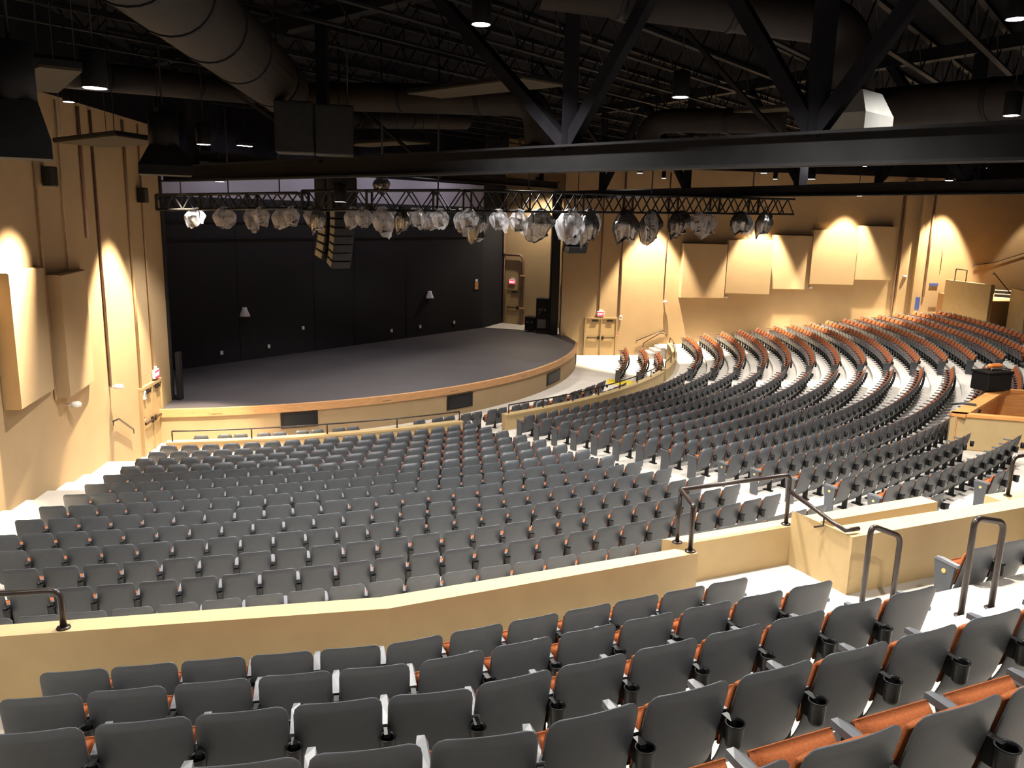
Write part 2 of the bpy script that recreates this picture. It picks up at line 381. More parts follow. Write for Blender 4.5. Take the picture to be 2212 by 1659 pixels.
# wall sockets, lamps and sign on the black wall
for k, (x, y, z) in enumerate(((-12.74, 34.85, 1.64), (-11.24, 36.74, 1.66), (-10.04, 38.26, 2.34), (-6.5, 42.72, 1.67), (-5.17, 44.4, 1.70), (-3.46, 46.55, 1.70))):
    t = tag(MB().box((x + .03, y - .03, z), (.13, .03, .17), rz=radians(51.6)).obj('wall_socket', m_white), 'small white wall socket on the black stage wall, %s from the near end' % ORD[k + 1], 'socket', 'sockets along the black stage wall')
for x, y, z, n in ((-11.99, 35.8, 3.35, 'white hooded strobe lamp on black wall, nearer the left end'), (-4.74, 44.93, 3.43, 'white hooded strobe lamp on black wall, nearer the right end')):
    t = thing('wall_lamp', n, 'wall lamp', (x + .06, y - .08, z), radians(38))
    MB().lathe([(.02, .2), (.1, .19), (.12, .1), (.22, -.14), (.24, -.2), (.0, -.2)], n=14).obj('shade', m_white, t)
    MB().box((0, .06, .12), (.16, .12, .12)).obj('bracket', m_blk, t)
t = thing('wall_notice', 'small orange notice hung near the far end of the black wall', 'notice', (-2.27, 48.05, 3.7), radians(51.6))
MB().box((0, -.03, 0), (.3, .02, .42)).obj('card', m_wood, t); MB().box((0, -.03, .32), (.2, .02, .16)).obj('header', m_white, t)
MB().box((0, -.045, .05), (.2, .01, .06)).obj('print', m_orange, t)

# ---------------------------------------------------------------- doors and exit signs
def text_obj(s, size, m, parent, loc, rot, depth=.004):
    cu = bpy.data.curves.new('lettering', 'FONT'); cu.body = s; cu.size = size; cu.extrude = depth; cu.align_x = 'CENTER'; cu.align_y = 'CENTER'
    cu.materials.append(m); o = bpy.data.objects.new('lettering', cu); C.objects.link(o); o.parent = parent; o.location = loc; o.rotation_euler = rot
    me = bpy.data.meshes.new_from_object(o); C.objects.unlink(o); bpy.data.objects.remove(o)
    o = bpy.data.objects.new('lettering', me); C.objects.link(o); o.parent = parent; o.location = loc; o.rotation_euler = rot; return o
def exit_sign(label, loc, rz):
    t = thing('exit_sign', label, 'exit sign', loc, rz)
    MB().box((0, -.05, 0), (.42, .09, .30), bev=.015).obj('case', m_exitb, t)
    MB().box((0, -.098, -.015), (.38, .012, .24)).obj('face', m_exit, t)
    text_obj('EXIT', .17, m_exitl, t, (0, -.106, -.015), (pi / 2, 0, 0))
    MB().box((0, -.03, .19), (.2, .06, .10)).obj('mount', m_exitb, t)
def double_door(n, loc, rz, width, h, leaves=2):
    t = tag(thing('door_%d' % n, None, None, loc, rz), kind='structure')
    mb = MB(); mb.box((-width / 2 - .04, -.03, h / 2), (.1, .12, h)); mb.box((width / 2 + .04, -.03, h / 2), (.1, .12, h)); mb.box((0, -.03, h + .03), (width + .18, .12, .1))
    mb.obj('frame', m_frame, t)
    lwid = width / leaves
    for k in range(leaves):
        cx = -width / 2 + lwid * (k + .5)
        lf = MB().box((cx, -.015, h / 2), (lwid - .03, .05, h - .02), bev=.006).obj('leaf', m_door, t)
        sd = 1 if k == 0 else -1
        mb = MB().box((cx, -.10, 1.03), (lwid * .8, .05, .05)); mb.box((cx + sd * lwid * .36, -.08, 1.03), (.11, .08, .18)); mb.box((cx - sd * lwid * .36, -.07, 1.03), (.05, .06, .08))
        mb.obj('push_bar', m_rail, lf)
        MB().box((cx + (.08 if leaves == 2 else .1), -.07, h - .12), (.34, .07, .09)).obj('door_closer', m_rail, lf)
    if leaves == 2: MB().box((0, -.06, h / 2), (.06, .06, h)).obj('mullion', m_frame, t)
    return t
double_door(1, (*lw(.05, .02), 0), radians(95), 1.75, 2.13)
double_door(2, (*rw(1.0, .02), 0), radians(8.3), 1.78, 2.13)
double_door(3, (-.06, 50.78, 1.15), radians(-26.2), .92, 2.12, 1)
exit_sign('red EXIT sign above double doors on the tan wall by the stage', (*lw(.55, .02), 2.42), radians(95))
exit_sign('red EXIT sign above the far double doors beside the stage', (*rw(.95, .02), 2.42), radians(8.3))
exit_sign('red EXIT sign above the single door at the back of the stage', (-.12, 50.82, 3.78), radians(-26.2))
for n, p, rz in (('white alarm box beside the doors on the left wall', (*lw(-.62, .04), 1.95), 95), ('white alarm box at the corner of the far double doors', (*rw(2.15, .04), 2.2), 8.3)):
    t = thing('alarm_box', n, 'alarm box', p, radians(rz)); MB().box((0, -.04, 0), (.16, .08, .26), bev=.01).obj('case', m_white, t); MB().box((0, -.085, .02), (.07, .012, .12)).obj('grille', m_ductg, t)
t = thing('fire_pull', 'red fire alarm pull beside the left-hand doors', 'alarm pull', (*lw(-.75, .03), 1.2), radians(95)); MB().box((0, -.03, 0), (.12, .06, .15), bev=.01).obj('case', mat('red_plastic', (.6, .02, .02)), t); MB().box((0, -.07, -.02), (.07, .02, .03)).obj('handle', m_white, t)
t = thing('fire_pull', 'small red alarm pull right of the far double doors', 'alarm pull', (*rw(2.0, .03), 1.2), radians(8.3)); MB().box((0, -.03, 0), (.12, .06, .15), bev=.01).obj('case', bpy.data.materials['red_plastic'], t); MB().box((0, -.07, -.02), (.07, .02, .03)).obj('handle', m_white, t)
# big brown pipe looped over the stage door
mb = MB(); dd = Vector((.898, -.44, 0)); o = Vector((-.62, 51.0, 0))
P = [o + Vector((0, 0, 9.5)), o + Vector((0, 0, 5.5)), o + dd * .15 + Vector((0, 0, 5.45)), o + dd * 1.1 + Vector((0, 0, 5.45)), o + dd * 1.28 + Vector((0, 0, 5.3)), o + dd * 1.3 + Vector((0, 0, 5)), o + dd * 1.3 + Vector((0, 0, 1.15))]
t = tag(MB().tube([p + Vector((-.06, -.12, 0)) for p in P], .085, 10).obj('standpipe', m_brown), 'brown standpipe looped above the stage door down to the floor', 'pipe')
for z in (2.2, 4.2): MB().box(o + dd * 1.3 + Vector((-.06, -.12, z)), (.28, .24, .08)).obj('clamp', m_wood, t)
tag(MB().tube([(-.66, 50.88, 1.2), (-.66, 50.88, 3.2), (-.66, 50.88, 9)], .05, 8).obj('standpipe', m_brown), 'straight brown pipe in the corner left of the stage door', 'pipe')

# ---------------------------------------------------------------- conduits, strobes and panels on the side walls
def conduit(label, f, t, z0, z1, r=.028, m=m_cond):
    x, y = f(t, .04); tag(MB().tube([(x, y, z0), (x, y, z1)], r, 6).obj('wall_conduit', m), label, 'conduit')
for t, z0, z1, r, n in ((-6.3, 3.1, 10.3, .03, 'thin conduit dropping between the two tilted panels on left wall'), (-5.0, 6.2, 10.3, .02, 'thin conduit ending at the top of a tilted panel'),
                        (-3.75, 6.95, 10.3, .05, 'thick brown conduit ending halfway down the left wall'), (-3.0, 2.75, 10.3, .04, 'long brown conduit dropping to the white strobe on left wall'),
                        (-.75, 1.95, 10.3, .045, 'tan conduit dropping to the white alarm box by the doors'), (.45, 2.5, 10.3, .03, 'conduit dropping to the EXIT sign over the near doors')):
    conduit(n, lw, t, z0, z1, r, m_brown if 'brown' in n else m_cond)
for t, z0, z1, r, n in ((.85, 2.6, 10.4, .035, 'tan conduit dropping to the EXIT sign over far doors'), (2.05, 2.3, 10.4, .05, 'brown conduit dropping to the alarm box by far doors'),
                        (4.65, 3.3, 10.4, .035, 'thin conduit ending at the strobe left of the five panels'), (19.0, 2.6, 10.4, .06, 'dark conduit left of the pale pilaster'),
                        (21.0, 3.6, 10.4, .07, 'dark conduit right of the pale pilaster'), (21.9, 5.2, 6.9, .02, 'short wire hanging on the wall under the brightest spot')):
    conduit(n, rw, t, z0, z1, r, m_brown)
def strobe(label, f, t, z, rz):
    x, y = f(t, .03); o = thing('strobe_light', label, 'strobe light', (x, y, z), radians(rz))
    MB().tube([(0, 0, 0), (0, -.16, 0)], .035, 8).obj('arm', m_white, o)
    MB().lathe([(.0, .08), (.09, .07), (.13, .02), (.12, -.05), (.0, -.07)], (0, -.22, 0), 14).obj('head', m_white, o)
strobe('white strobe light on the left wall under a brown conduit', lw, -2.98, 2.72, 95)
strobe('white horn strobe under the second tilted panel on left wall', lw, -5.72, 2.85, 95)
strobe('white strobe light left of the first wall panel', rw, 4.7, 3.16, 8.3)
strobe('white strobe light under the gap after the first wall panel', rw, 8.35, 3.50, 8.3)
strobe('white strobe light between the third and fourth wall panels', rw, 13.55, 4.10, 8.3)
strobe('white strobe light beside the pale pilaster on far wall', rw, 19.5, 4.82, 8.3)
def wall_panel(label, f, t0, t1, z0, z1, d0, d1, dt=0):
    # wedge: stands d0 off the wall at t0 and d1 at t1
    a, b, c, d = f(t0, .005), f(t1, .005), f(t1, d1), f(t0, d0)
    lean = .0
    pts = [(*a, z0), (*b, z0), (*c, z0), (*d, z0), (*a, z1), (*b, z1), (*c, z1 + dt), (*d, z1 + dt)]
    t = thing('acoustic_panel', label, 'wall panel', (0, 0, 0))
    mb = MB(); flip = f is lw
    F = [(0, 1, 2, 3), (7, 6, 5, 4), (0, 4, 5, 1), (1, 5, 6, 2), (2, 6, 7, 3), (3, 7, 4, 0)]
    mb.add(pts, F); mb.obj('box', m_panel, t)
    # slim face board with a shadow edge
    n = LN if f is lw else RN
    mb = MB(); q = [Vector((*d, z0 + .02)), Vector((*c, z0 + .02)), Vector((*c, z1 + dt - .02)), Vector((*d, z1 + dt - .02))]
    off = Vector((n[0], n[1], 0)) * .025
    mb.add([p for p in q] + [p + off for p in q], [(0, 1, 2, 3), (7, 6, 5, 4), (0, 4, 5, 1), (1, 5, 6, 2), (2, 6, 7, 3), (3, 7, 4, 0)]); mb.obj('face_board', m_panel, t)
wall_panel('tan wedge panel at the left edge of the photo, spotlit', lw, -8.58, -6.5, 3.4, 6.36, .36, .10)
wall_panel('tan wedge panel right of the spotlit one, bright side facing camera', lw, -6.28, -4.25, 3.15, 6.15, .36, .10)
for k, (t0, t1, z0, z1, n) in enumerate(((5.55, 8.15, 3.42, 6.52, 'square tan wall panel nearest the far doors'), (8.2, 10.72, 3.70, 6.78, 'square tan wall panel under a bright spot, second from doors'),
        (10.95, 13.35, 3.97, 7.1, 'square tan wall panel in the middle of five'), (13.35, 16.0, 4.30, 7.46, 'square tan wall panel second from the pale pilaster'),
        (16.2, 18.55, 4.58, 7.74, 'square tan wall panel nearest the pale pilaster, highest of five'))):
    wall_panel(n, rw, t0, t1, z0, z1, (.40, .40, .28, .40, .30)[k], (.40, .80, .28, .62, .30)[k])
# small speakers high on the left wall
for p, n in (((-11.27, 19.78, 8.45), 'small black speaker high on left wall, nearer camera'), ((-11.80, 25.8, 8.15), 'small black speaker high on left wall, nearer stage')):
    t = thing('wall_speaker', n, 'speaker', (p[0] + .16, p[1], p[2]), radians(85))
    MB().box((0, 0, 0), (.28, .24, .46), bev=.02).obj('cabinet', m_blk, t); MB().box((0, -.125, 0), (.22, .012, .38)).obj('grille', m_cup, t); MB().box((0, .13, .0), (.1, .06, .12)).obj('bracket', m_blk, t)
# notice, plaque and handles on the far right wall
for t_, z, d, m, n in ((20.65, 3.2, (.32, .03, .75), m_blue, 'tall blue notice on the pale wall beside the pilaster'), (21.6, 4.35, (.55, .06, .16), m_blue, 'small dark blue plaque above the far wall hatch'), (21.7, 3.0, (.5, .04, .03), m_brown, 'thin dark slot in the pale wall hatch')):
    x, y = rw(t_, .03); tag(MB().box((x, y, z), d, rz=radians(8.3)).obj('wall_notice', m), n, 'notice')

# ---------------------------------------------------------------- rails
def rail(label, paths, r=.024, feet=(), m=m_rail, flange=True, group=None, parts='rail'):
    t = thing('handrail', label, 'handrail', paths[0][0], 0, group); o = Vector(paths[0][0])
    for k, p in enumerate(paths): MB().tube([Vector(q) - o for q in p], r, 10).obj('top_rail' if k == 0 else 'post', m, t)
    for q in feet: MB().lathe([(0, .014), (r * 2.1, .014), (r * 2.3, 0), (0, 0)], Vector(q) - o, 14).obj('foot_flange', m, t)
    return t
def bend(a, b, c, rr=.1, n=5):
    a, b, c = Vector(a), Vector(b), Vector(c); u = (a - b).normalized() * rr; v = (c - b).normalized() * rr
    return [b + u * (1 - t) ** 2 + v * t ** 2 for t in [k / n for k in range(n + 1)]]
def hoop(label, p, q, z0, z1, r=.03, rr=.1, z0b=None):
    a, b = Vector((*p, z0)), Vector((*q, z0 if z0b is None else z0b)); A, B = Vector((*p, z1[0])), Vector((*q, z1[1]))
    t = thing('handrail', label, 'handrail', a)
    pts = [a] + bend(a, A, B, rr) + bend(A, B, b, rr) + [b]
    MB().tube([v - a for v in pts], r, 12).obj('bent_tube', m_rail, t)
    for f in (a, b): MB().lathe([(0, .014), (r * 2, .014), (r * 2.2, 0), (0, 0)], f - a, 14).obj('foot_flange', m_rail, t)
hoop('black bent-tube handrail loop nearest the right edge, on white steps', (4.46, 7.34), (4.86, 7.52), 4.06, (5.08, 4.98))
hoop('black bent-tube handrail loop standing behind the last upper seats', (3.82, 8.06), (4.26, 8.29), 3.67, (4.70, 4.50))
hoop('black bent-tube rail on the parapet at the left edge', (-3.66, 6.13), (-5.6, 5.72), 4.37, (4.71, 4.71), .026, .09)
# handrail over the inner parapet: two posts, rail, sloping arm
t = thing('handrail', 'dark handrail over the inner low wall with a sloping arm', 'handrail', (1.95, 8.78, 4.16)); o = Vector((1.95, 8.78, 4.16))
Ptop = [Vector((1.93, 8.04, 4.37)), Vector((1.93, 8.04, 4.88)), Vector((1.95, 8.78, 4.80)), Vector((3.42, 9.44, 4.80)), Vector((3.42, 9.44, 4.16))]
pp = [Ptop[0]] + bend(Ptop[0], Ptop[1], Ptop[2], .04) + [Ptop[2] + Vector((0, -.02, 0))]
MB().tube([v - o for v in pp], .026, 12).obj('end_post', m_rail, t)
MB().tube([v - o for v in [Ptop[2]] + bend(Ptop[2], Ptop[3], Ptop[4], .1) + [Ptop[4]]], .026, 12).obj('top_rail', m_rail, t)
MB().tube([(0, 0, 0), (0, 0, .64)], .024, 12).obj('post', m_rail, t)
MB().tube([v - o for v in [Vector((3.42, 9.40, 4.60)), Vector((3.72, 8.78, 4.45)), Vector((3.80, 8.62, 4.42)), Vector((3.98, 8.69, 4.42))]], .026, 12).obj('sloping_arm', m_rail, t)
MB().tube([v - o for v in [Vector((3.66, 8.9, 4.46)), Vector((3.66, 8.9, 4.36)), Vector((3.58, 8.96, 4.32))]], .012, 8).obj('bracket', m_rail, t)
for f in ((0, 0, 0), (1.47, .66, 0), (-.02, -.74, .21)): MB().lathe([(0, .014), (.055, .014), (.06, 0), (0, 0)], f, 14).obj('foot_flange', m_rail, t)
hoop('black rail post on the parapet end at the right edge', (6.93, 10.74), (7.9, 11.17), 4.16, (4.72, 4.72), .026, .1)
# rails on the pit wall
def pit_rail(label, a0, a1, step, z=1.50):
    n = 24; t = thing('handrail', label, 'handrail', (*pol(22.54, a0), 1.2)); o = Vector((*pol(22.54, a0), 1.2))
    MB().tube([Vector((*pol(22.54, a0 + (a1 - a0) * k / n), z)) - o for k in range(n + 1)], .024, 8).obj('top_rail', m_rail, t)
    k = int(abs(a1 - a0) / step)
    for j in range(k + 1):
        p = pol(22.54, a0 + (a1 - a0) * j / k); MB().tube([Vector((*p, 1.19)) - o, Vector((*p, z)) - o], .022, 8).obj('post', m_rail, t)
pit_rail('dark handrail along the pit wall before the left seats', 10.8, 33, 4.5)
pit_rail('dark handrail along the pit wall before the centre seats', 38, 66, 3.8)
pit_rail('dark handrail along the curved pit wall by the far steps', 68, 88, 3.5)
def wall_rail(label, pts, m=m_rail):
    t = thing('handrail', label, 'handrail', pts[0]); o = Vector(pts[0]); MB().tube([Vector(p) - o for p in pts], .026, 8).obj('top_rail', m, t)
    for p in (pts[0], pts[-1]): MB().tube([Vector(p) - o, Vector(p) - o + Vector((0, 0, -.13))], .016, 6).obj('bracket', m, t)
x = [lw(s, .09) for s in (-3.15, -2.75, -1.7)]
wall_rail('short dark handrail on the left wall above the aisle steps', [(*x[0], 1.75), (*x[1], 1.72), (*x[2], 1.12)])
x = [rw(s, .09) for s in (3.15, 4.5, 4.8)]
wall_rail('dark sloping handrail on the far wall by the pit steps', [(*x[0], .85), (*x[1], 1.42), (*x[2], 1.46)])
wall_rail('dark handrail beside the pit steps, on the curved wall end', [(7.35, 45.2, .0), (7.35, 45.2, .95), (8.3, 45.3, 1.55), (8.55, 44.9, 1.55)])
x = [rw(s, .1) for s in (24.0, 25.4, 30)]
wall_rail('long dark handrail climbing the far right wall', [(*x[0], 5.55), (*x[1], 5.75), (*x[2], 7.2)], m_blk)
hoop('small dark hoop rail on the far tan parapet', (25.35, 47.0), (25.55, 46.2), 4.78, (5.45, 5.42), .03, .05)
wall_rail('dark sloping rail beside the far stairs', [(26.3, 44.9, 5.4), (27.3, 44.2, 4.0)], m_blk)
# steps
def steps(label, loc, rz, n, run, rise, width):
    t = thing('steps', label, 'steps', loc, rz)
    mb = MB()
    for k in range(n): mb.box((0, run * k + (n - k) * run / 2, rise * k + rise / 2), (width, (n - k) * run, rise))
    mb.obj('treads', m_stair, t)
    mb = MB()
    for k in range(n): mb.box((0, run * k - .004, rise * k + rise * .4), (width - .02, .012, rise * .72))
    mb.obj('risers', m_blk if n > 6 else m_conc, t)
    if n > 6:
        mb = MB()
        for k in range(n): mb.box((0, run * k + .0, rise * (k + 1) - .018), (width, .05, .05))
        mb.obj('nosings', m_white, t)
    return t
steps('dark-risered stairs climbing at the far right between tan walls', (26.9, 44.7, 2.4), radians(-32), 10, .26, .19, 1.0)
steps('white steps from the pit floor up beside the far wall', (7.4, 46.1, 0), radians(-82), 4, .32, .16, 1.25)
tag(MB().prism([pol(21, 70.5), pol(21.0, 74), pol(19.4, 74.5), pol(19.6, 71)], .0, .006).obj('floor_marking', m_yellow), 'patch of yellow tape on the pit floor before the seats', 'tape')

# ---------------------------------------------------------------- seats
def shell_mesh(lo=False):
    """moulded back: rounded, slightly dished, with a turned-over top lip"""
    nu, nv = (4, 5) if lo else (12, 14)
    mb = MB(); W = .232; zb, zt = .15, .80; rc = .06
    def prof(z):   # y of the rear face
        t = (z - zb) / (zt - zb); return .17 - .17 * t ** .8 + (.0 if t > .3 else .05 * (1 - t / .3) ** 2)
    def halfw(z):
        w_ = W + .006 * (1 - (z - zb) / (zt - zb))
        for e in (zt - z, z - zb):
            if e < rc: w_ = min(w_, W - rc + sqrt(max(0, rc * rc - (rc - e) ** 2)))
        return w_
    zs = []
    for j in range(nv + 1):
        t = j / nv; t = .5 - .5 * cos(pi * t) if not lo else t; zs.append(zb + (zt - zb) * t)
    front = []; rear = []
    for z in zs:
        h = halfw(z)
        for i in range(nu + 1):
            u = -1 + 2 * i / nu; u = sin(u * pi / 2) if not lo else u
            e = max(abs(u) ** 8, 0 if zb + .02 < z < zt - .02 else 1)
            yr = prof(z) + .012 * u * u
            th = .030 - .016 * e
            if not lo and abs(z - .695 - .022 * u * u) < .006 and abs(u) < .62: yr += .004
            rear.append((h * u, yr + (.008 * e), z)); front.append((h * u, yr + th, z))
    m = nu + 1; n = len(rear); fs = []
    for j in range(nv):
        for i in range(nu):
            a, b, c, d = j * m + i, j * m + i + 1, (j + 1) * m + i + 1, (j + 1) * m + i
            fs += [(a, b, c, d), (n + d, n + c, n + b, n + a)]
    for i in range(nu):
        fs += [(i + 1, i, n + i, n + i + 1), (nv * m + i, nv * m + i + 1, n + nv * m + i + 1, n + nv * m + i)]
    for j in range(nv):
        fs += [(j * m, (j + 1) * m, n + (j + 1) * m, n + j * m), ((j + 1) * m + nu, j * m + nu, n + j * m + nu, n + (j + 1) * m + nu)]
    mb.add(rear + front, fs, True); return mb
def pad_mesh(mb, w_, z0, z1, y0, y1, th, lean, lo=False, mi=0):
    """upholstered pad from (y0,z0) to (y1,z1), bulging along +lean"""
    nu, nv = (3, 3) if lo else (8, 8); d = Vector((0, y1 - y0, z1 - z0)); L = d.length; d.normalize(); nrm = Vector((0, d.z, -d.y)) * lean
    vs = []; m = nu + 1
    for j in range(nv + 1):
        for i in range(nu + 1):
            u, v = -1 + 2 * i / nu, -1 + 2 * j / nv
            su, sv = (u, v) if lo else (sin(u * pi / 2), sin(v * pi / 2))
            b = (1 - abs(su) ** 5) * (1 - abs(sv) ** 5); b = max(0, b) ** .5
            vs.append(Vector((su * w_ / 2, y0, z0)) + d * L * (sv * .5 + .5) + nrm * (.012 + (th - .012) * b))
    fs = [(j * m + i, j * m + i + 1, (j + 1) * m + i + 1, (j + 1) * m + i)[::int(-lean) or 1] for j in range(nv) for i in range(nu)]
    n = len(vs); fs = fs + [tuple(x + n for x in f)[::-1] for f in fs]
    vs = vs + [v - nrm * ((v - Vector((v.x, y0, z0))).dot(nrm) - 0.0) for v in vs]
    for i in range(nu): fs += [(i, i + 1, n + i + 1, n + i), (nv * m + i + 1, nv * m + i, n + nv * m + i, n + nv * m + i + 1)]
    for j in range(nv): fs += [((j + 1) * m, j * m, n + j * m, n + (j + 1) * m), (j * m + nu, (j + 1) * m + nu, n + (j + 1) * m + nu, n + j * m + nu)]
    mb.add(vs, fs, not lo, mi); return mb
HP = PITCH / 2
def arm_mb(mb, x, lo=False, mi=0):
    if lo: return mb.box((x, .26, .585), (.055, .30, .03), mi=mi)
    P = [(-.028, .09, .555), (.028, .09, .555), (.031, .30, .565), (.02, .365, .56), (-.02, .365, .56), (-.031, .30, .565)]
    vs = [(x + a, b, c) for a, b, c in P] + [(x + a * .9, b, c + .032) for a, b, c in P]
    return mb.add(vs, [(5, 4, 3, 2, 1, 0), (6, 7, 8, 9, 10, 11)] + [(i, (i + 1) % 6, 6 + (i + 1) % 6, 6 + i) for i in range(6)])
def stanchion_mb(mb, x, lo=False, mi=0):
    mb.box((x, .22, .285), (.035, .10, .57), mi=mi); mb.box((x, .24, .012), (.09, .22, .024), mi=mi)
    return mb
sh = shell_mesh().mesh('back_shell', m_plast)
mb = pad_mesh(MB(), .43, .33, .725, .165, .07, .055, 1); bc = mb.mesh('back_cushion', m_fab)
mb = pad_mesh(MB(), .43, .32, .565, .235, .285, .085, -1); sc = mb.mesh('seat_cushion', m_fab)
mb = MB(); mb.bar((0, .248, .29), (0, .300, .53), .45, .024); sp = mb.mesh('seat_pan', m_plast)
scB = pad_mesh(MB(), .41, .31, .585, .25, .335, .085, -1).mesh('seat_cushion', m_fab)
mb = MB(); mb.bar((0, .262, .28), (0, .34, .53), .45, .024); spB = mb.mesh('seat_pan', m_plast)
am = arm_mb(MB(), HP).mesh('armrest', m_arm)
sm_ = stanchion_mb(MB(), HP).mesh('stanchion', m_blk)
mb = MB().lathe([(.0, .445), (.036, .445), (.041, .46), (.046, .565), (.050, .568), (.050, .575), (.043, .575), (.040, .555), (.035, .47), (0, .468)], (HP, -.005, 0), 18)
mb.box((HP, .06, .565), (.034, .10, .022)); mb.box((HP, .055, .50), (.02, .08, .10)); cm = mb.mesh('cup_holder', m_cup)
amL = arm_mb(MB(), -HP).mesh('end_armrest', m_arm)
mb = MB(); P = [(.12, .57), (.38, .57), (.34, .30), (.33, .02), (.14, .02), (.15, .3)]
vs = [(-HP - .022, y, z) for y, z in P] + [(-HP + .015, y, z) for y, z in P]
mb.add(vs, [(0, 1, 2, 3, 4, 5), (11, 10, 9, 8, 7, 6)] + [(i, 6 + i, 6 + (i + 1) % 6, (i + 1) % 6) for i in range(6)]); ep = mb.mesh('end_panel', m_plast)
mb = MB(); mb.tube([(-HP - .022, .245, .47), (-HP - .030, .245, .47)], .026, 14); npm = mb.mesh('number_plate', m_plate)
def make_seat(end, last=False, low=False):
    t = thing('theater_seat', 'x', 'theater seat')
    for n, me in (('back_shell', sh), ('back_cushion', bc), ('seat_cushion', sc), ('seat_pan', sp), ('armrest', am), ('stanchion', sm_), ('cup_holder', cm)):
        if last and n == 'cup_holder': continue
        if low: me = {'seat_cushion': scB, 'seat_pan': spB}.get(n, me)
        o = bpy.data.objects.new(n, me); C.objects.link(o); o.parent = t
    if end:
        o = bpy.data.objects.new('armrest', amL); C.objects.link(o); o.parent = t
        o = bpy.data.objects.new('end_panel', ep); C.objects.link(o); o.parent = t
        q = bpy.data.objects.new('number_plate', npm); C.objects.link(q); q.parent = o
    return t
# low detail copy of the same seat for the far blocks
lo = shell_mesh(True); lo.mi = [0] * len(lo.f)
pad_mesh(lo, .42, .33, .755, .165, .062, .05, 1, True, 1); pad_mesh(lo, .43, .32, .57, .235, .29, .09, -1, True, 1)
lo.bar((0, .248, .29), (0, .300, .53), .45, .024); arm_mb(lo, HP, True, 2); stanchion_mb(lo, HP, True, 3)
lo.lathe([(.0, .45), (.043, .45), (.05, .575), (0, .57)], (HP, -.005, 0), 6, mi=3)
lo_end = MB(); lo_end.box((-HP, .25, .31), (.04, .24, .58)); arm_mb(lo_end, -HP, True, 2)

spots = []   # x, y, z, angle, block, row index, seat index, end
def arc_rows(block, rows, lim, count):
    for i in rows:
        R = row_R(i); a0, a1 = lim(i); n = count(i, R, a0, a1)
        for k in range(n):
            a = a0 + (a1 - a0) * (k + .5) / n; x, y = pol(R, a)
            spots.append((x, y, row_floor(i), radians(a), block, i, k, n))
nL = [0, 17, 18, 19, 20, 21, 22, 23, 24, 24, 25, 26, 26, 27, 28]
arc_rows('left', range(1, 15), lambda i: (max(10.58 - .12 * (i - 1), 9.72), 32.8 - .07 * (i - 1)), lambda i, R, a, b: nL[i])
for i in range(1, 15):
    R = row_R(i); a0 = 37.05 - .19 * (i - 1); a1 = 64.8; n = round(radians(a1 - a0) * R / PITCH); st_ = (a1 - a0) / n
    if i in (13, 14): n = int((44.5 - a0) / st_) + (1 if i == 13 else 1)
    for k in range(n):
        a = a0 + st_ * (k + .5); spots.append((*pol(R, a), row_floor(i), radians(a), 'middle', i, k, n))
for i in (13, 14):
    R = row_R(i)
    for k in range(11):
        a = 56 + .79 * (k + .5); spots.append((*pol(R, a), row_floor(i), radians(a), 'middle_far', i, k, 11))
arc_rows('right', range(1, 16), lambda i: (68.6, 92.7 if i < 15 else 91.5), lambda i, R, a, b: round(radians(b - a) * R / PITCH))
for R, a0, a1, pairs in ((20.47, 11.2, 62.9, True), (21.4, 33.9, 36.9, False), (21.4, 55.5, 62.9, False)):
    n = int(radians(a1 - a0) * R / (PITCH * (1.14 if pairs else 1)))
    for k in range(n):
        a = a0 + (a1 - a0) * (k + .5 + ((.10 if k % 2 else -.10) if pairs else 0)) / n
        if pairs and 26.6 < a < 31: continue
        spots.append((*pol(R, a), 0.0, radians(a), 'pit', 0, k, n))
for R, a0, a1 in ((20.26, 72.6, 90.6), (21.27, 72.6, 90.6), (22.0, 73.5, 88)):
    n = int(radians(a1 - a0) * R / PITCH)
    for k in range(n):
        a = a0 + (a1 - a0) * (k + .5) / n; spots.append((*pol(R, a), 0.0, radians(a), 'pit_right', 0, k, n))
U = {1: [-2.31, -1.83, -1.34, -.84, -.32, .2, .73, 1.25, 1.77, 2.27, 2.78, 3.28], 2: [-2.8, -2.3, -1.81, -1.3, -.79, -.28, .26, .78, 1.31, 1.83, 2.37, 2.89, 3.42],
     3: [-2.1, -1.59, -1.11, -.62, -.125, .375, .875, 1.39, 1.91, 2.43, 2.95, 3.48], 4: [-1.62, -1.1, -.61, -.11, .41, .92, 1.44, 1.96, 2.48, 3.01, 3.53], 5: [-.06, .46, .98, 1.51, 2.03]}
for i, L_ in U.items():
    for k, s_ in enumerate(L_):
        spots.append((*up_pt(i, s_), up_floor(i), radians(A1 if s_ < 0 else A2), 'upper', i, k, len(L_)))
for k in range(3):
    spots.append((5.10 + .52 * .917 * k, 8.115 + .52 * .398 * k, 3.67, radians(23.4), 'upper_right', 1, k, 3))
for k in range(3):   # two ends of rows beside the booth aisle
    p = pol(37.78, (34.75, 38.4, 39.2)[k]); spots.append((*p, row_floor(15), radians((34.75, 38.4, 39.2)[k]), 'aisle_end', 15, k, 3))
Minv = M.inverted()
def seen(s_):
    p = Minv @ Vector((s_[0], s_[1], s_[2] + .6))
    if p.z > -.3: return None
    x, y = p.x / -p.z * 1748 , p.y / -p.z * 1748
    if abs(x) > 1106 + 90 * 5 / -p.z or abs(y) > 830 + 130 * 6 / -p.z: return None
    return -p.z
vis = sorted([(seen(s_), s_) for s_ in spots if seen(s_)], key=lambda q: q[0])
def big(d, s_): return s_[4] in ('upper', 'upper_right', 'left', 'middle', 'aisle_end')
near = [s_ for d, s_ in vis if big(d, s_)][:300]
nearset = set(id(s_) for s_ in near)
far = [s_ for d, s_ in vis if id(s_) not in nearset]
proto = {0: make_seat(False), 1: make_seat(True), 2: make_seat(False, True), 3: make_seat(False, False, True)}; used = {}
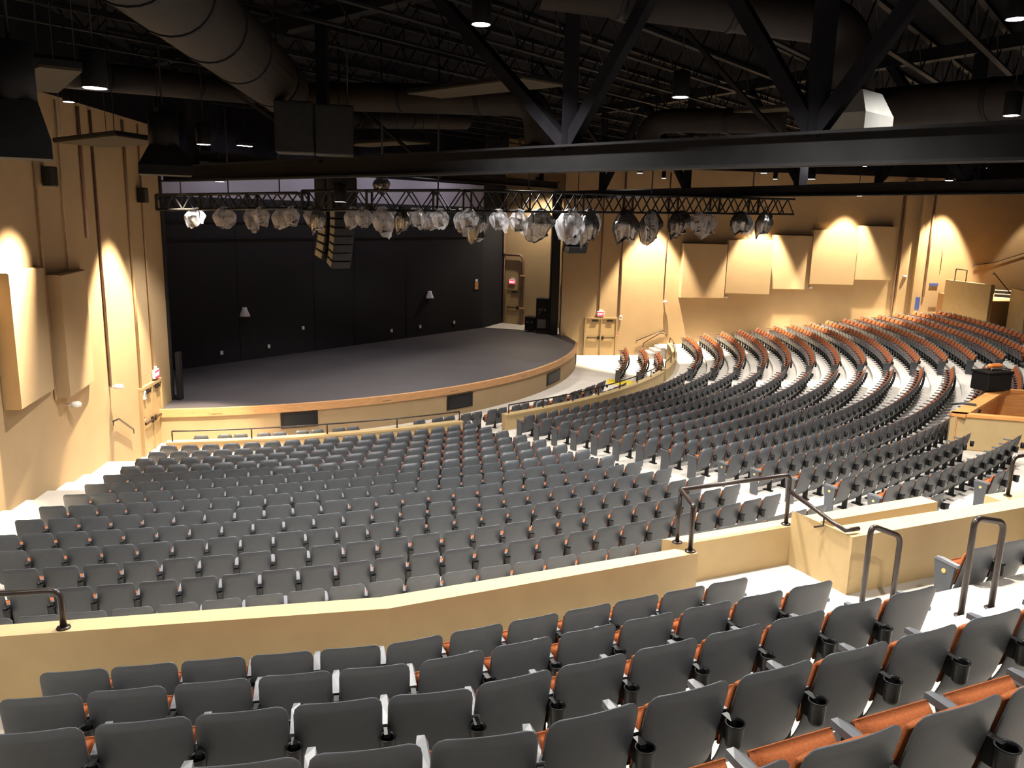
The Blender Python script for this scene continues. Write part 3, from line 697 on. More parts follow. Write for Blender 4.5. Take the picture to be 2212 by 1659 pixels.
NAMES = {'upper': 'row %s behind the near parapet', }
for s_ in near:
    x, y, z, a, blk, i, k, n = s_
    end = (blk in ('middle', 'upper_right') and k == 0) or (blk == 'aisle_end' and k == 1)
    end = 1 if end else 2 if (k == n - 1 and blk in ('upper', 'left')) else 0
    if blk == 'upper' and i == 5: end = 3
    o = copy_tree(proto[end]) if end in used else proto[end]; used[end] = True
    o.location = (x, y, z); o.rotation_euler = (0, 0, a)
    if blk == 'upper':
        lab = 'grey tip-up seat, %s row behind near parapet, %s from its right end' % (ORD[i], ORD[n - k])
        grp = 'seats of the upper block behind the parapet'
    elif blk == 'upper_right':
        lab = 'grey tip-up seat behind the right-hand parapet, %s from the loop rail' % ORD[k + 1]; grp = 'seats behind the right-hand parapet'
    elif blk == 'aisle_end':
        lab = 'grey tip-up seat by the booth aisle below the parapet, %s from the left' % ORD[k + 1]; grp = 'seats beside the booth aisle'
    elif blk == 'left':
        lab = 'grey tip-up seat, left block, %s row down from parapet, %s from white aisle' % (ORD[15 - i], ORD[n - k]); grp = 'seats of the left block'
    else:
        lab = 'grey tip-up seat, centre block, %s row down from parapet, %s from white aisle' % (ORD[15 - i], ORD[k + 1]); grp = 'seats of the centre block'
    o['label'] = lab; o['group'] = grp
# every other seat, in one mesh
def mass(seats):
    def arrs(m): return np.array(m.v), m.f, m.mi, m.sm
    V = []; F = []; MI = []; SM = []; off = 0
    for (x, y, z, a, blk, i, k, n) in seats:
        for part in ([lo, lo_end] if (k == 0 and blk in ('middle', 'right', 'pit_right')) else [lo]):
            v, f, mi, sm = arrs(part); c, s = cos(a), sin(a)
            V.append(np.c_[v[:, 0] * c - v[:, 1] * s + x, v[:, 0] * s + v[:, 1] * c + y, v[:, 2] + z])
            F += [tuple(q + off for q in t) for t in f]; MI += mi; SM += sm; off += len(v)
    me = bpy.data.meshes.new('theater_seats'); me.from_pydata(np.concatenate(V).tolist(), [], F)
    me.polygons.foreach_set('material_index', MI); me.polygons.foreach_set('use_smooth', SM)
    for m in (m_plast, m_fab, m_arm, m_blk): me.materials.append(m)
    o = bpy.data.objects.new('theater_seats', me); C.objects.link(o); return o
tag(mass(far), 'far rows of grey and orange tip-up seats curving round the stage', 'theater seats', kind='stuff')
print('SEATS near', len(near), 'far', len(far))

# ---------------------------------------------------------------- sound booth
bt = thing('sound_booth', 'open tan sound booth with a wooden cap among the right seats', 'sound booth', (11.36, 20.36, 2.15))
O = Vector((11.36, 20.36, 0))
c0 = Vector((11.36, 20.36)); c1 = Vector((14.52, 23.84)); fr = Vector((1.72, -.48)).normalized(); c3 = c0 + fr * 4.2; c2 = c1 + fr * 4.2
def rel(p): return (p[0] - O.x, p[1] - O.y)
def bwall(name, p, q, z0, z1, th, m):
    mb = MB(); wallbox(mb, rel(p), rel(q), th, z0 - 2.15, z1 - 2.15); return mb.obj(name, m, bt)
bwall('front_wall', c0, c3, 1.95, 3.04, .12, m_cap); bwall('side_wall', c1, c0, 1.95, 3.04, .12, m_cap); bwall('back_wall', c2, c1, 1.95, 3.04, .12, m_cap)
k = Vector((.03, .03))
bwall('front_lining', c3 + Vector((0, .14)), c0 + Vector((.16, .14)), 1.95, 3.03, -.0 + .02, m_ply)
mb = MB()
n1 = Vector((-fr.y, fr.x)); sd = (c1 - c0).normalized(); n2 = Vector((sd.y, -sd.x))
wallbox(mb, rel(c0 + n2 * .125), rel(c1 + n2 * .125), .02, -.2, .88, side=-1); mb.obj('side_lining', m_ply, bt)
mb = MB(); wallbox(mb, rel(c1 - n1 * .125), rel(c2 - n1 * .125), .02, -.2, .88, side=-1); mb.obj('back_lining', m_ply, bt)
mb = MB(); mb.prism([rel(c0), rel(c1), rel(c2), rel(c3)], -.02, .02); mb.obj('floor_board', m_ply, bt)
mb = MB(); wallbox(mb, rel(c0 - n1 * .03 - sd * .02), rel(c3 - n1 * .03), .24, .88, .955); wallbox(mb, rel(c1 - n2 * .03), rel(c0 - n2 * .03), .36, .88, .955); wallbox(mb, rel(c2 + n1 * .03), rel(c1 + n1 * .03), .24, .88, .955)
mb.obj('cap_board', m_ply, bt)
mb = MB(); mb.prism([rel(c0 + fr * .75 - n1 * .30), rel(c3 - n1 * .30), rel(c3), rel(c0 + fr * .75)], -.3, -.02); mb.obj('base_step', m_ply, bt)
t = thing('flight_case', 'black flight case resting on the back corner of the booth', 'flight case', (14.15, 23.5, 3.105), radians(20))
MB().box((0, 0, .28), (.95, .6, .52), bev=.03).obj('case_body', m_blk, t); MB().box((0, 0, .56), (.98, .63, .05)).obj('lid', m_cup, t)
MB().tube([(-.3, -.2, .58), (-.3, -.2, .68), (.3, -.2, .68), (.3, -.2, .58)], .015, 6).obj('handle', m_ductg, t); MB().box((.52, -.3, .4), (.05, .05, .06)).obj('corner_fitting', m_ductg, t)
tag(MB().box((14.25, 23.6, 3.80), (.5, .2, .15), rz=.35, bev=.05).obj('cable_bundle', m_orange), 'small orange bundle lying on top of the black flight case', 'bundle')
m2 = c0 + sd * 1.35
for j in range(3):
    q = m2 + sd * .07 * j; mb = MB()
    mb.tube([(q.x - n2.x * .35, q.y - n2.y * .35, 3.05), (q.x - n2.x * .05, q.y - n2.y * .05, 3.13), (q.x + n2.x * .2, q.y + n2.y * .2, 3.13), (q.x + n2.x * .34, q.y + n2.y * .34, 3.0), (q.x + n2.x * .30, q.y + n2.y * .30, 2.5), (q.x + n2.x * .34, q.y + n2.y * .34, 2.18)], .022, 6)
    tag(mb.obj('booth_cable', m_cable), 'black cable draped over the booth side wall, %s of three' % ORD[j + 1], 'cable', 'cables over the booth wall')

# grey cables thrown over the pit wall
for j, (a, r) in enumerate(((35.6, .03), (43.5, .03))):
    p = [pol(21.6 + .3 * s_, a + .25 * sin(s_ * 9)) for s_ in (0, .5, 1, 1.6)]
    tag(MB().tube([(*p[0], .85), (*p[1], .9), (*p[2], .55), (*p[3], .3)] if j == 0 else [(*p[0], .9), (*p[1], 1.15), (*p[2], 1.28), (*p[3], 1.24)], r, 6).obj('loose_cable', m_cableg),
        ('pale cable draped over a pit seat at the aisle gap', 'pale cable bundled over the top of the pit wall')[j], 'cable')

# ---------------------------------------------------------------- ceiling structure
JD = Vector((sin(radians(38.4)), cos(radians(38.4)))); JN = Vector((JD.y, -JD.x))
for j in range(1, 19):
    nn = -29.5 + 1.72 * j; p0 = JN * nn; ts = [t_ * .5 for t_ in range(-40, 150)]
    ins = [t_ for t_ in ts if inside_l(p0 + JD * t_) > .3 and (inside_r(p0 + JD * t_) > .3 or (p0 + JD * t_).x < 3.0) and (p0 + JD * t_).y > -4 and (p0 + JD * t_).x < 36]
    if len(ins) < 8: continue
    a, b = p0 + JD * ins[0], p0 + JD * ins[-1]
    t = thing('bar_joist', 'black open-web bar joist running under the dark ceiling', 'ceiling joist', (*a, 11.55), 0, 'bar joists under the ceiling')
    L_ = (b - a).length; d3 = Vector((JD.x, JD.y, 0))
    MB().bar((0, 0, .0), d3 * L_, .13, .05).obj('bottom_chord', m_joist, t); MB().bar((0, 0, .78), d3 * L_ + Vector((0, 0, .78)), .13, .05).obj('top_chord', m_joist, t)
    mb = MB(); k = 0
    while k * .62 < L_ - .7:
        mb.bar(d3 * k * .62 + Vector((0, 0, .02 if k % 2 else .76)), d3 * (k + 1) * .62 + Vector((0, 0, .76 if k % 2 else .02)), .03); k += 1
    mb.obj('web', m_joist, t)
# big truss girders
def girder(label, p, q, zb, zt, posts, braces, hb=.55):
    p, q = Vector(p), Vector(q); o = Vector((p.x, p.y, zb)); t = thing('roof_girder', label, 'roof girder', o)
    d = (q - p); L_ = d.length; d.normalize(); d3 = Vector((d.x, d.y, 0)); n3 = Vector((-d.y, d.x, 0))
    mb = MB(); mb.bar(Vector((0, 0, hb / 2)), d3 * L_ + Vector((0, 0, hb / 2)), .06, hb); mb.bar((0, 0, .02), d3 * L_ + Vector((0, 0, .02)), .34, .04); mb.bar((0, 0, hb), d3 * L_ + Vector((0, 0, hb)), .34, .04)
    mb.obj('bottom_beam', m_joist, t)
    MB().bar((0, 0, zt - zb), d3 * L_ + Vector((0, 0, zt - zb)), .3, .3).obj('top_beam', m_joist, t)
    for s_ in posts: MB().bar(d3 * s_ + Vector((0, 0, hb)), d3 * s_ + Vector((0, 0, zt - zb)), .24).obj('upright', m_ceil, t)
    for a, b in braces: MB().bar(d3 * a + Vector((0, 0, hb)), d3 * b + Vector((0, 0, zt - zb)), .2).obj('brace', m_ceil, t)
    return t
girder('long black truss girder crossing the picture above the lighting truss', (-10.6, 25.0), (8.0, 7.4), 8.55, 12.0, [2, 8.5, 15.76, 20.02], [(8.5, 5.2), (15.76, 12.2), (15.76, 17.9), (20.02, 17.9), (20.02, 22.2)], .42)
girder('long black truss girder further back, above the far seats', (1.9, 36.0), (15, 13.5), 8.58, 12.0, [3, 8, 13, 18, 23], [(3, 5.5), (8, 5.5), (13, 10.5), (18, 15.5)], .3)
girder('black truss girder nearest the far right wall', (14.0, 44), (24, 24), 9.3, 12.0, [1, 6, 11, 16, 21], [(6, 8.5), (11, 8.5)], .4)
girder('black truss girder over the stage opening', (-11.0, 27.2), (2.2, 45.5), 9.3, 12.0, [1, 11, 21], [], .35)
# thin sway braces
for a, b, n in (((2.35, 16.0, 11.9), (4.3, 13.2, 8.9), 'thin grey diagonal sway brace right of the round duct'), ((-4.9, 24.3, 11), (-1.9, 20.5, 8.7), 'thin grey diagonal sway brace left of the elbow duct'),
                ((-7.0, 21, 10.6), (-4.3, 20.8, 8.8), 'thin grey diagonal sway brace beside the hanging speaker box'), ((.5, 21.2, 11.5), (2.1, 17.5, 8.8), 'thin grey diagonal sway brace behind the elbow duct')):
    tag(MB().bar(a, b, .07).obj('sway_brace', m_duct), n, 'brace')

# ducts
def duct(label, pts, r, rings=(), m=m_duct, n=28, diff=None, rr=.6, hung=True):
    t = thing('round_duct', label, 'duct', pts[0]); o = Vector(pts[0]); path = [Vector(pts[0])]
    for k in range(1, len(pts) - 1): path += bend(pts[k - 1], pts[k], pts[k + 1], rr, 8)
    path.append(Vector(pts[-1]))
    MB().tube([p - o for p in path], r, n).obj('duct_tube', m, t)
    a, b = Vector(pts[0]), Vector(pts[1])
    for f in rings:
        c = a.lerp(b, f) - o; d = (b - a).normalized() * .05; MB().tube([c - d, c + d], r * 1.035, n).obj('seam_ring', m_joist, t)
    if hung:
        c = a.lerp(b, .5) - o; MB().tube([c + Vector((0, 0, r * .9)), Vector((c.x, c.y, DECK - o.z - .02))], .015, 6).obj('hanger', m_joist, t)
    if diff:
        e = path[-1] - o; s0, s1, h, dm, rz = diff
        R = Matrix.Rotation(rz, 3, 'Z'); vs = []
        for s_, z in ((s0, 0), (s1, -h), (s1, -h - .28)): vs += [R @ Vector((x * s_, y * s_, 0)) + e + Vector((0, 0, z)) for x, y in ((-1, -1), (1, -1), (1, 1), (-1, 1))]
        fs = [(0, 1, 2, 3)[::1]] + [(4 * j + i, 4 * j + 4 + i, 4 * j + 4 + (i + 1) % 4, 4 * j + (i + 1) % 4) for j in range(2) for i in range(4)] + [(8, 11, 10, 9)]
        MB().add(vs, fs).obj('diffuser', dm, t)
    return t
duct('huge round duct with dark seam rings overhead at the upper left', [(-3.75, 4.2, 10.55), (-5.45, 19.6, 10.55)], .59, (.08, .17, .26, .35, .45, .57, .70, .9))
duct('long dark duct turning down at an elbow into a square diffuser', [(-6.3, 23.3, 10.88), (.45, 19.9, 10.45), (.52, 19.95, 9.45)], .36, (.2, .5, .8), diff=(.36, .62, .28, m_duct, .4))
duct('dark horizontal duct high at the left above the tan wall', [(-9.5, 16.0, 10.3), (-7.3, 23.0, 10.9)], .3, (.3, .7))
duct('dark duct running behind the hanging speaker box', [(-6.2, 25.4, 10.6), (-1.9, 30, 11.1)], .34, (.25, .6))
duct('fat dark duct at the upper right turning down to a pale diffuser', [(.3, 13.4, 11.3), (5.35, 14.1, 11.0), (5.44, 14.0, 9.9)], .36, (.25, .6), diff=(.36, .52, .36, m_ductg, .75))
duct('mid-height duct with an elbow right of the tall uprights', [(6.9, 22.0, 10.4), (3.65, 23.7, 10.5), (3.6, 23.75, 9.5)], .32, (.4,))
duct('wide dark duct at the far right above the girder', [(7.6, 21.5, 10.55), (11.5, 15.5, 10.35)], .45, (.2, .6))
# drum outlets hanging close to the left wall
def drum(label, x, y, z0, z1, r, s1, rz):
    t = thing('duct_drop', label, 'duct', (x, y, z0)); h = z1 - z0
    MB().tube([(0, 0, .5), (0, 0, h)], r, 20).obj('duct_tube', m_joist, t)
    R = Matrix.Rotation(rz, 3, 'Z'); vs = []
    for s_, z in ((r, .55), (s1, .18), (s1, 0)): vs += [R @ Vector((a * s_, b * s_, z)) for a, b in ((-1, -1), (1, -1), (1, 1), (-1, 1))]
    MB().add(vs, [(0, 1, 2, 3)] + [(4 * j + i, 4 * j + 4 + i, 4 * j + 4 + (i + 1) % 4, 4 * j + (i + 1) % 4) for j in range(2) for i in range(4)] + [(8, 11, 10, 9)]).obj('diffuser', m_joist, t)
    MB().tube([(0, 0, h - .1), (0, 0, DECK - z0 - .02)], .02, 6).obj('hanger', m_joist, t)
drum('black duct drop with a flared outlet at the left edge', -5.02, 8.42, 8.24, 9.35, .21, .30, .5)
drum('black duct drop with a flared outlet before the tan wall', -7.0, 16.6, 8.42, 9.6, .28, .48, .4)
# hanging clouds
def cloud(label, poly, z, th=.10):
    c = Vector((sum(p[0] for p in poly) / 4, sum(p[1] for p in poly) / 4)); t = thing('ceiling_cloud', label, 'ceiling panel', (c.x, c.y, z))
    q = [(p[0] - c.x, p[1] - c.y) for p in poly]
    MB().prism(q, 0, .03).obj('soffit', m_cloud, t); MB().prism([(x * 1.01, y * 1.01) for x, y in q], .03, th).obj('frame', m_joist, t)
    for x, y in q: MB().tube([(x * .85, y * .85, th - .01), (x * .85, y * .85, DECK - z - .02)], .008, 5).obj('hanger', m_joist, t)
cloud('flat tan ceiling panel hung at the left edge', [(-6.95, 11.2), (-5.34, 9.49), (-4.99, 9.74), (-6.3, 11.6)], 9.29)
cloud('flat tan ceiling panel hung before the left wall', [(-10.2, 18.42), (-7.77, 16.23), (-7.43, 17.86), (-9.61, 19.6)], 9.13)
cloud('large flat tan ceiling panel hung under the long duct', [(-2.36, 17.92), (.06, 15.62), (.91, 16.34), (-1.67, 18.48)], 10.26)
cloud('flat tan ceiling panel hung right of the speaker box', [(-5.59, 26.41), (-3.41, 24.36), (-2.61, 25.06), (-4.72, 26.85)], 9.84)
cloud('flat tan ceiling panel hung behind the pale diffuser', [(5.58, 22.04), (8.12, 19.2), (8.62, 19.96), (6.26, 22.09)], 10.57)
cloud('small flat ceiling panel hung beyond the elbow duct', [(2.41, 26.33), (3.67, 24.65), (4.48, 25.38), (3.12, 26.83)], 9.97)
# big speaker box
t = thing('speaker_cluster', 'large black speaker box hanging from chains at upper left', 'speaker', (-4.27, 17.6, 8.95), radians(12))
MB().box((-.38, 0, .52), (.78, .7, 1.02), bev=.02).obj('cabinet', m_blk, t); MB().box((.42, .05, .5), (.8, .7, 1.0), bev=.02).obj('cabinet', m_blk, t)
MB().box((-.38, -.36, .52), (.7, .02, .9)).obj('grille', m_cup, t); MB().box((.42, -.31, .5), (.7, .02, .9)).obj('grille', m_cup, t)
for x in (-.7, .7): MB().tube([(x, 0, 1.0), (x, 0, DECK - 8.97)], .015, 5).obj('chain', m_blk, t)

# ---------------------------------------------------------------- lamps
def spot(name, parent, loc, E, col, size, blend, target=None, r=.08):
    l = bpy.data.lights.new(name, 'SPOT'); l.energy = E; l.color = col; l.spot_size = radians(size); l.spot_blend = blend; l.shadow_soft_size = r
    o = bpy.data.objects.new(name, l); C.objects.link(o); o.parent = parent; o.location = loc
    if target is not None:
        d = Vector(target).normalized(); o.rotation_euler = d.to_track_quat('-Z', 'Y').to_euler()
    return o
def can_light(label, x, y, z, E=HOUSE_E, r=.15, h=.42, size=135, blend=.6, tgt=None, group='cylinder downlights', col=HOUSE_COL):
    t = thing('cylinder_downlight', label, 'downlight', (x, y, z), 0, group)
    MB().lathe([(r, 0), (r, h), (.03, h + .04), (0, h + .04)], n=20).obj('housing', m_blk, t)
    MB().lathe([(0, .02), (r * .86, .02), (r * .88, .0)], n=20).obj('lens', m_lens, t)
    MB().tube([(0, 0, h), (0, 0, DECK - z - .02)], .012, 5).obj('stem', m_joist, t)
    spot('lamp', t, (0, 0, -.03), E, col, size, blend, r=r * .8)
cans = [(-5.18, 10.38, 9.2, 'lit black cylinder downlight over the left wall corner'), (-6.66, 17.79, 9.12, 'lit black cylinder downlight left of the big speaker box'), (-9.0, 25.2, 8.6, 'lit black cylinder downlight near the end of the left wall'),
        (-.41, 24.0, 9.69, 'lit black cylinder downlight left of the elbow duct'), (2.79, 14.74, 9.88, 'lit black cylinder downlight above centre, right of the uprights'), (7.42, 13.03, 10.87, 'lit black cylinder downlight at the top right corner'),
        (9.38, 16.18, 9.9, 'lit black cylinder downlight at the right edge under the duct'), (-3.93, 36.5, 10.19, 'small lit downlight deep over the stage front'), (-5.2, 32.59, 9.09, 'small lit downlight above the line array'),
        (11.31, 38.37, 10.0, 'small lit downlight above the five wall panels'), (11.96, 33.96, 9.56, 'small lit downlight below the far girder, left one'), (13.54, 33.0, 8.91, 'small lit downlight below the far girder, centre one'),
        (16.52, 31.98, 9.53, 'small lit downlight below the far girder, right one'), (-4.26, 20.05, 8.03, 'lit downlight at the near side of the lighting truss'), (5.8, 39.58, 9.93, 'small lit downlight beyond the lighting truss'),
        (18.5, 42.5, 10.0, 'small lit downlight above the far right seats')]
for x, y, z, n in cans: can_light(n, x, y, z, HOUSE_E * (.62 if y > 30 else .25 if 'lighting truss' in n and y < 22 else 1), size=104 if y > 30 or x < -5 else 135)
for x, y, z, n, e in ((-3.6, 2.2, 10.6, 'added downlight above the upper block, left one', .5), (3.4, 2.8, 10.6, 'added downlight above the upper block, right one', .5), (2.2, 9.3, 10.5, 'added downlight above the entry behind the parapet', 1.3), (-1.6, 9.6, 10.6, 'added downlight above the parapet at left', 1.0), (8.0, 12.2, 10.4, 'added downlight over the right parapet', .6), (-.6, 13.0, 10.6, 'added downlight above the near parapet', .8),  # unseen cans added to brighten the upper seats, entry and parapet tops
        (8.8, 24.5, 10.3, 'downlight above the centre seats', 1), (3.2, 31, 10.3, 'downlight above the centre aisle', 1), (13, 25.5, 10.3, 'downlight above the sound booth', .8), (20, 36, 10.3, 'downlight above the right seats', .55)):
    can_light(n, x, y, z, HOUSE_E * e, size=110 if y > 24 else 135)
can_light('added downlight brightening the stage door wing', 1.2, 48.6, 9.6, HOUSE_E * .55, col=(1, .86, .66))  # no fixture known here; added because the wing needs light
# wall washers: shallow cylinder lamps close to the walls
def washer(label, f, t, z, off, E=WASH_E, size=58):
    x, y = f(t, off); can_light(label, x, y, z, E, .12, .35, size, .35, group='wall washer lamps', col=WASH_COL)
washer('cylinder lamp washing the left wall near the camera', lw, -7.65, 9.95, 1.5, WASH_E * 1.9)
washer('cylinder lamp washing the left wall near the stage', lw, -2.35, 9.57, 1.5)
washer('cylinder lamp washing the far wall left of the panels', rw, 3.75, 10.0, 1.5)
washer('cylinder lamp washing the second wall panel', rw, 10.15, 10.15, 1.5)
washer('cylinder lamp washing the fourth wall panel', rw, 15.4, 11.0, 1.5)
washer('cylinder lamp washing the far right wall', rw, 21.6, 11.2, 1.5)
washer('cylinder lamp washing the far right corner', rw, 27.5, 11.0, 1.5, WASH_E * .10)
# stage work lights behind the header
for k, s_ in enumerate((2.5, 7, 11.5, 16)):
    x, y = bw(s_, -2.0); t = thing('work_light', 'work light over the back of the stage, %s from the left wall' % ORD[k + 1], 'work light', (x, y, 10.3))
    MB().box((0, 0, .08), (.7, .25, .16), rz=radians(51.6), bev=.03).obj('housing', m_blk, t); MB().box((0, 0, -.006), (.6, .18, .012), rz=radians(51.6)).obj('lens', m_lens, t)
    MB().tube([(0, 0, .1), (0, 0, DECK - 10.32)], .015, 5).obj('stem', m_joist, t)
    spot('lamp', t, (0, 0, -.04), STAGE_E, STAGE_COL, 150, .5, target=(-BWD[1] * .55, BWD[0] * .55, -.6), r=.2)

# ---------------------------------------------------------------- lighting truss
TP = [Vector((-10.63, 24.82, 7.94)), Vector((-5.68, 22.29, 8.07)), Vector((-1.27, 21.46, 8.16)), Vector((9.37, 28.5, 8.34))]
TH = (.44, .40, .52, .50)
def truss(label, a, b, h0, h1):
    t = thing('lighting_truss', label, 'lighting truss', a); d = b - a; L_ = d.length; dn = d.normalized(); sd_ = Vector((-dn.y, dn.x, 0)).normalized() * .2
    H = lambda f: (h0 + (h1 - h0) * f) / 2
    for sz in (-1, 1):
        for sy in (-1, 1): MB().tube([sd_ * sy + Vector((0, 0, sz * H(0))), d + sd_ * sy + Vector((0, 0, sz * H(1)))], .032, 8).obj('chord', m_blk, t)
    n = max(4, int(L_ / .36)); mb = MB()
    for k in range(n):
        f, g = k / n, (k + 1) / n
        for sy in (-1, 1):
            a_, b_ = (f, g) if k % 2 else (g, f)
            mb.bar(d * a_ + sd_ * sy + Vector((0, 0, -H(a_))), d * b_ + sd_ * sy + Vector((0, 0, H(b_))), .03)
        for sz in (-1, 1): mb.bar(d * f + sd_ * (1 if k % 2 else -1) + Vector((0, 0, sz * H(f))), d * g + sd_ * (-1 if k % 2 else 1) + Vector((0, 0, sz * H(g))), .018)
        if k % 5 == 0:
            mu = MB()
            for sy in (-1, 1): mu.bar(d * f + sd_ * sy + Vector((0, 0, -H(f))), d * f + sd_ * sy + Vector((0, 0, H(f))), .05, .12)
            for sz in (-1, 1): mu.bar(d * f - sd_ + Vector((0, 0, sz * (H(f) - .02))), d * f + sd_ + Vector((0, 0, sz * (H(f) - .02))), .05, .06)
            mu.obj('end_frame', m_blk, t)
    mb.obj('lattice', m_blk, t)
    for f in (.15, .5, .85): MB().tube([d * f + Vector((0, 0, H(f))), Vector(((d * f).x, (d * f).y, DECK - a.z - .05))], .02, 6).obj('hanging_chain', m_blk, t)
truss('black lighting truss, left section meeting the left wall', TP[0], TP[0].lerp(TP[1], .985), TH[0], TH[1])
truss('black lighting truss, middle section by the line array', TP[1], TP[1].lerp(TP[2], .97), TH[1] + .1, TH[2])
truss('black lighting truss, long right section ending before the panels', TP[2], TP[3], TH[2], TH[3])
# fixtures: (pixel-free) position along each section, drop, height, width, kind
def bag_mesh(seed, kind):
    # a loose plastic bag gathered at the clamp, flattish, with hanging corners
    rnd = random.Random(seed); n, m = 36, 16; vs = []; fs = []; ph = [rnd.random() * 6.28 for _ in range(8)]; lean = rnd.uniform(-.16, .16)
    for j in range(m + 1):
        v = j / m; wx = .10 + .40 * min(1, v * 2.1) ** .7 - (.30 * (v - .62) if v > .62 else 0) * (1.6 if kind else .9); wy = .09 + .24 * min(1, v * 2.4) - (.22 * (v - .6) if v > .6 else 0)
        for k in range(n):
            a = 2 * pi * k / n; ca, sa = cos(a), sin(a)
            q = 1 + .055 * sin(7 * a + ph[0] + 1.5 * v) + .045 * sin(11 * a + ph[1] - 1.5 * v) + .03 * sin(17 * a + ph[2]) + .08 * sin(3 * a + ph[3] + 2 * v)
            e = .72; x = abs(ca) ** e * (1 if ca > 0 else -1) * wx * q + lean * v; y = abs(sa) ** e * (1 if sa > 0 else -1) * wy * q
            vs.append((x, y, .08 - v * (.92 + .10 * cos(2 * a + ph[4]) * v + .14 * cos(a + ph[5]) * v + .03 * sin(9 * a + ph[6]))))
    for j in range(m):
        for k in range(n): fs.append((j * n + k, (j + 1) * n + k, (j + 1) * n + (k + 1) % n, j * n + (k + 1) % n))
    if kind: fs.append(tuple(m * n + k for k in range(n)))
    return MB().add(vs, fs, True)
bagv = {kd: [bag_mesh(11 * q + kd, kd).mesh('plastic_cover', m_bagd if kd else m_bagc) for q in range(4)] for kd in (0, 1)}
mb = MB(); mb.tube([(-.05, 0, -.30), (.05, -.02, -.78)], [.15, .2], 14); lampm = mb.mesh('lamp_body', m_blk)
mb = MB(); mb.bar((-.2, 0, -.42), (-.2, 0, -.06), .03); mb.bar((.2, 0, -.42), (.2, 0, -.06), .03); mb.bar((-.2, 0, -.06), (.2, 0, -.06), .03); mb.bar((0, 0, -.06), (0, 0, .1), .05); yokem = mb.mesh('yoke', m_blk)
mb = MB(); mb.tube([(.05, -.02, -.775), (.052, -.021, -.79)], .17, 14); lensm = mb.mesh('lens', m_ductg)
FX = [(404, 36, 36, 0), (488, 40, 40, 0), (525, 36, 46, 0), (566, 24, 32, 0), (598, 46, 42, 0), (632, 28, 30, 0), (660, 38, 44, 0), (684, 26, 52, 1), (749, 32, 42, 0), (783, 32, 36, 0), (804, 22, 30, 0), (823, 42, 58, 0), (843, 24, 32, 0), (864, 32, 52, 1), (881, 26, 30, 0),
      (901, 22, 32, 0), (924, 38, 42, 0), (947, 22, 32, 0), (984, 36, 52, 0), (1007, 36, 40, 0), (1032, 52, 72, 1), (1058, 28, 34, 0), (1076, 30, 44, 0), (1103, 40, 50, 0), (1165, 62, 66, 1), (1213, 56, 68, 0), (1238, 24, 42, 0), (1254, 42, 72, 1), (1277, 40, 62, 0), (1331, 50, 66, 1), (1352, 32, 66, 0),
      (1388, 26, 32, 0), (1406, 46, 68, 1), (1441, 32, 54, 1), (1470, 42, 52, 1), (1487, 34, 46, 0), (1527, 40, 52, 0), (1578, 40, 44, 1), (1606, 28, 48, 0), (1630, 32, 48, 1)]
TX = [350, 660, 1010, 1705]
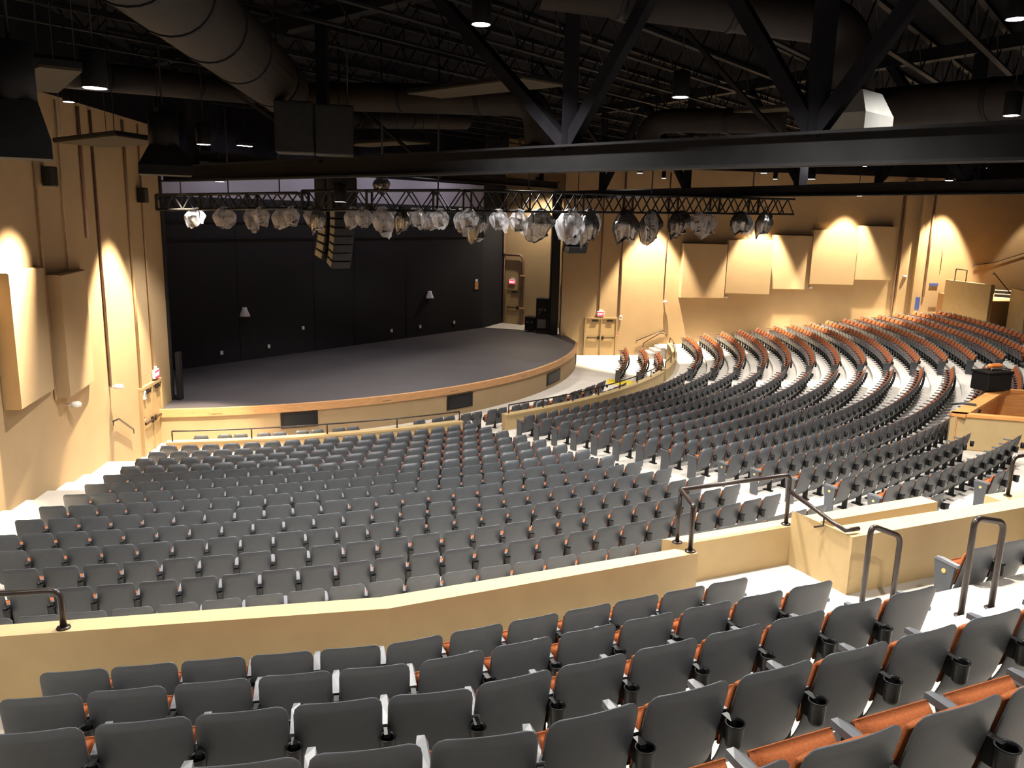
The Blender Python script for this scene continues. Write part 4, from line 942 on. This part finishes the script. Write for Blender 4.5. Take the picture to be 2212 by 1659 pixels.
for k, (px, w_, h_, kd) in enumerate(FX):
    j = 0 if px < TX[1] else 1 if px < TX[2] else 2
    # find the point on the section that the camera sees at this bearing
    tn = (px - 1106) / 1783.0; a, b = TP[j], TP[j + 1]; d = b - a; s_ = (tn * a.y - a.x) / (d.x - tn * d.y); p = a + d * s_
    hh = TH[j] + (TH[j + 1] - TH[j]) * s_; dist = hypot(p.x, p.y); sc_ = h_ * dist / 1748; sw = w_ * dist / 1748
    front = Vector((d.y, -d.x, 0)).normalized() * (.2 if k % 2 else -.15)
    t = thing('stage_light', 'stage light in a %s plastic bag, %s from left along the lighting truss' % ('smoky dark' if kd else 'clear', ORD[k + 1]), 'stage light', (p.x + front.x, p.y + front.y, p.z - hh / 2 - .02), radians(-20) + tn * -.5 + .5 * sin(k * 2.4), 'bagged stage lights on the truss')
    for n, me in (('lamp_body', lampm), ('yoke', yokem), ('lens', lensm)):
        o = bpy.data.objects.new(n, me); C.objects.link(o); o.parent = t
    sc_b = max(sc_, .5); o = bpy.data.objects.new('plastic_cover', bagv[kd][k % 4]); C.objects.link(o); o.parent = t
    o.scale = (max(sw, .4) / .95, max(sw, .4) / .95, sc_b); o.location.z = .04
    for ch in t.children:
        if ch.name.split('.')[0] != 'plastic_cover': ch.scale = (min(1, sw * 1.2),) * 2 + (min(1.0, sc_b * 1.0),)
t = thing('stage_light', 'stage light in a smoky bag standing on top of the truss', 'stage light', (-3.55, 21.95, 8.72), 1.0, 'bagged stage lights on the truss')
o = bpy.data.objects.new('plastic_cover', bagv[1][2]); C.objects.link(o); o.parent = t; o.scale = (.5, .5, .45); o = bpy.data.objects.new('lamp_body', lampm); C.objects.link(o); o.parent = t; o.scale = (.5, .5, .4)
t = thing('stage_light', 'small bare black stage light at the right end of the truss', 'stage light', (8.35, 27.85, 8.1), .8)
MB().tube([(0, 0, -.05), (.2, -.1, -.15)], [.09, .13], 12).obj('lamp_body', m_blk, t); MB().tube([(0, 0, .22), (0, 0, -.05)], .02, 6).obj('yoke', m_blk, t)
# line arrays
def line_array(label, x, y, zt, n, rz, w_=.62, h=.235, curve=4.5):
    t = thing('line_array', label, 'line array speaker', (x, y, zt), rz)
    MB().box((0, 0, .45), (w_ * 1.3, .5, .9), bev=.03).obj('rigging_frame', m_blk, t)
    p = Vector((0, 0, 0)); ang = 0
    for k in range(n):
        R = Matrix.Rotation(ang, 3, 'X'); c = p + R @ Vector((0, 0, -h / 2))
        b = MB().box(c, (w_, .42, h * .95), ax=R, bev=.012).obj('speaker_box', m_blk, t)
        mb = MB(); mb.box(c + R @ Vector((0, -.215, 0)), (w_ * .94, .012, h * .82), ax=R); mb.obj('grille', m_cup, b)
        mb = MB(); mb.box(c + R @ Vector((-w_ / 2 - .006, -.02, 0)), (.012, .30, h * .7), ax=R); mb.obj('side_plate', m_alu, b)
        p = p + R @ Vector((0, 0, -h)); ang += radians(curve)
    MB().tube([(0, 0, .85), (0, 0, DECK - zt - .05)], .02, 6).obj('hanging_chain', m_blk, t)
line_array('curved black line array hanging below the middle of the truss', -4.98, 23.6, 7.85, 7, radians(36), .58, .235, 4)
line_array('second black line array close beside the first, side on', -5.42, 23.9, 7.85, 6, radians(50), .5, .235, 4)
line_array('small black speaker wedge hanging below the right truss section', 2.5, 33.9, 6.98, 2, radians(30), .9, .30, 14)
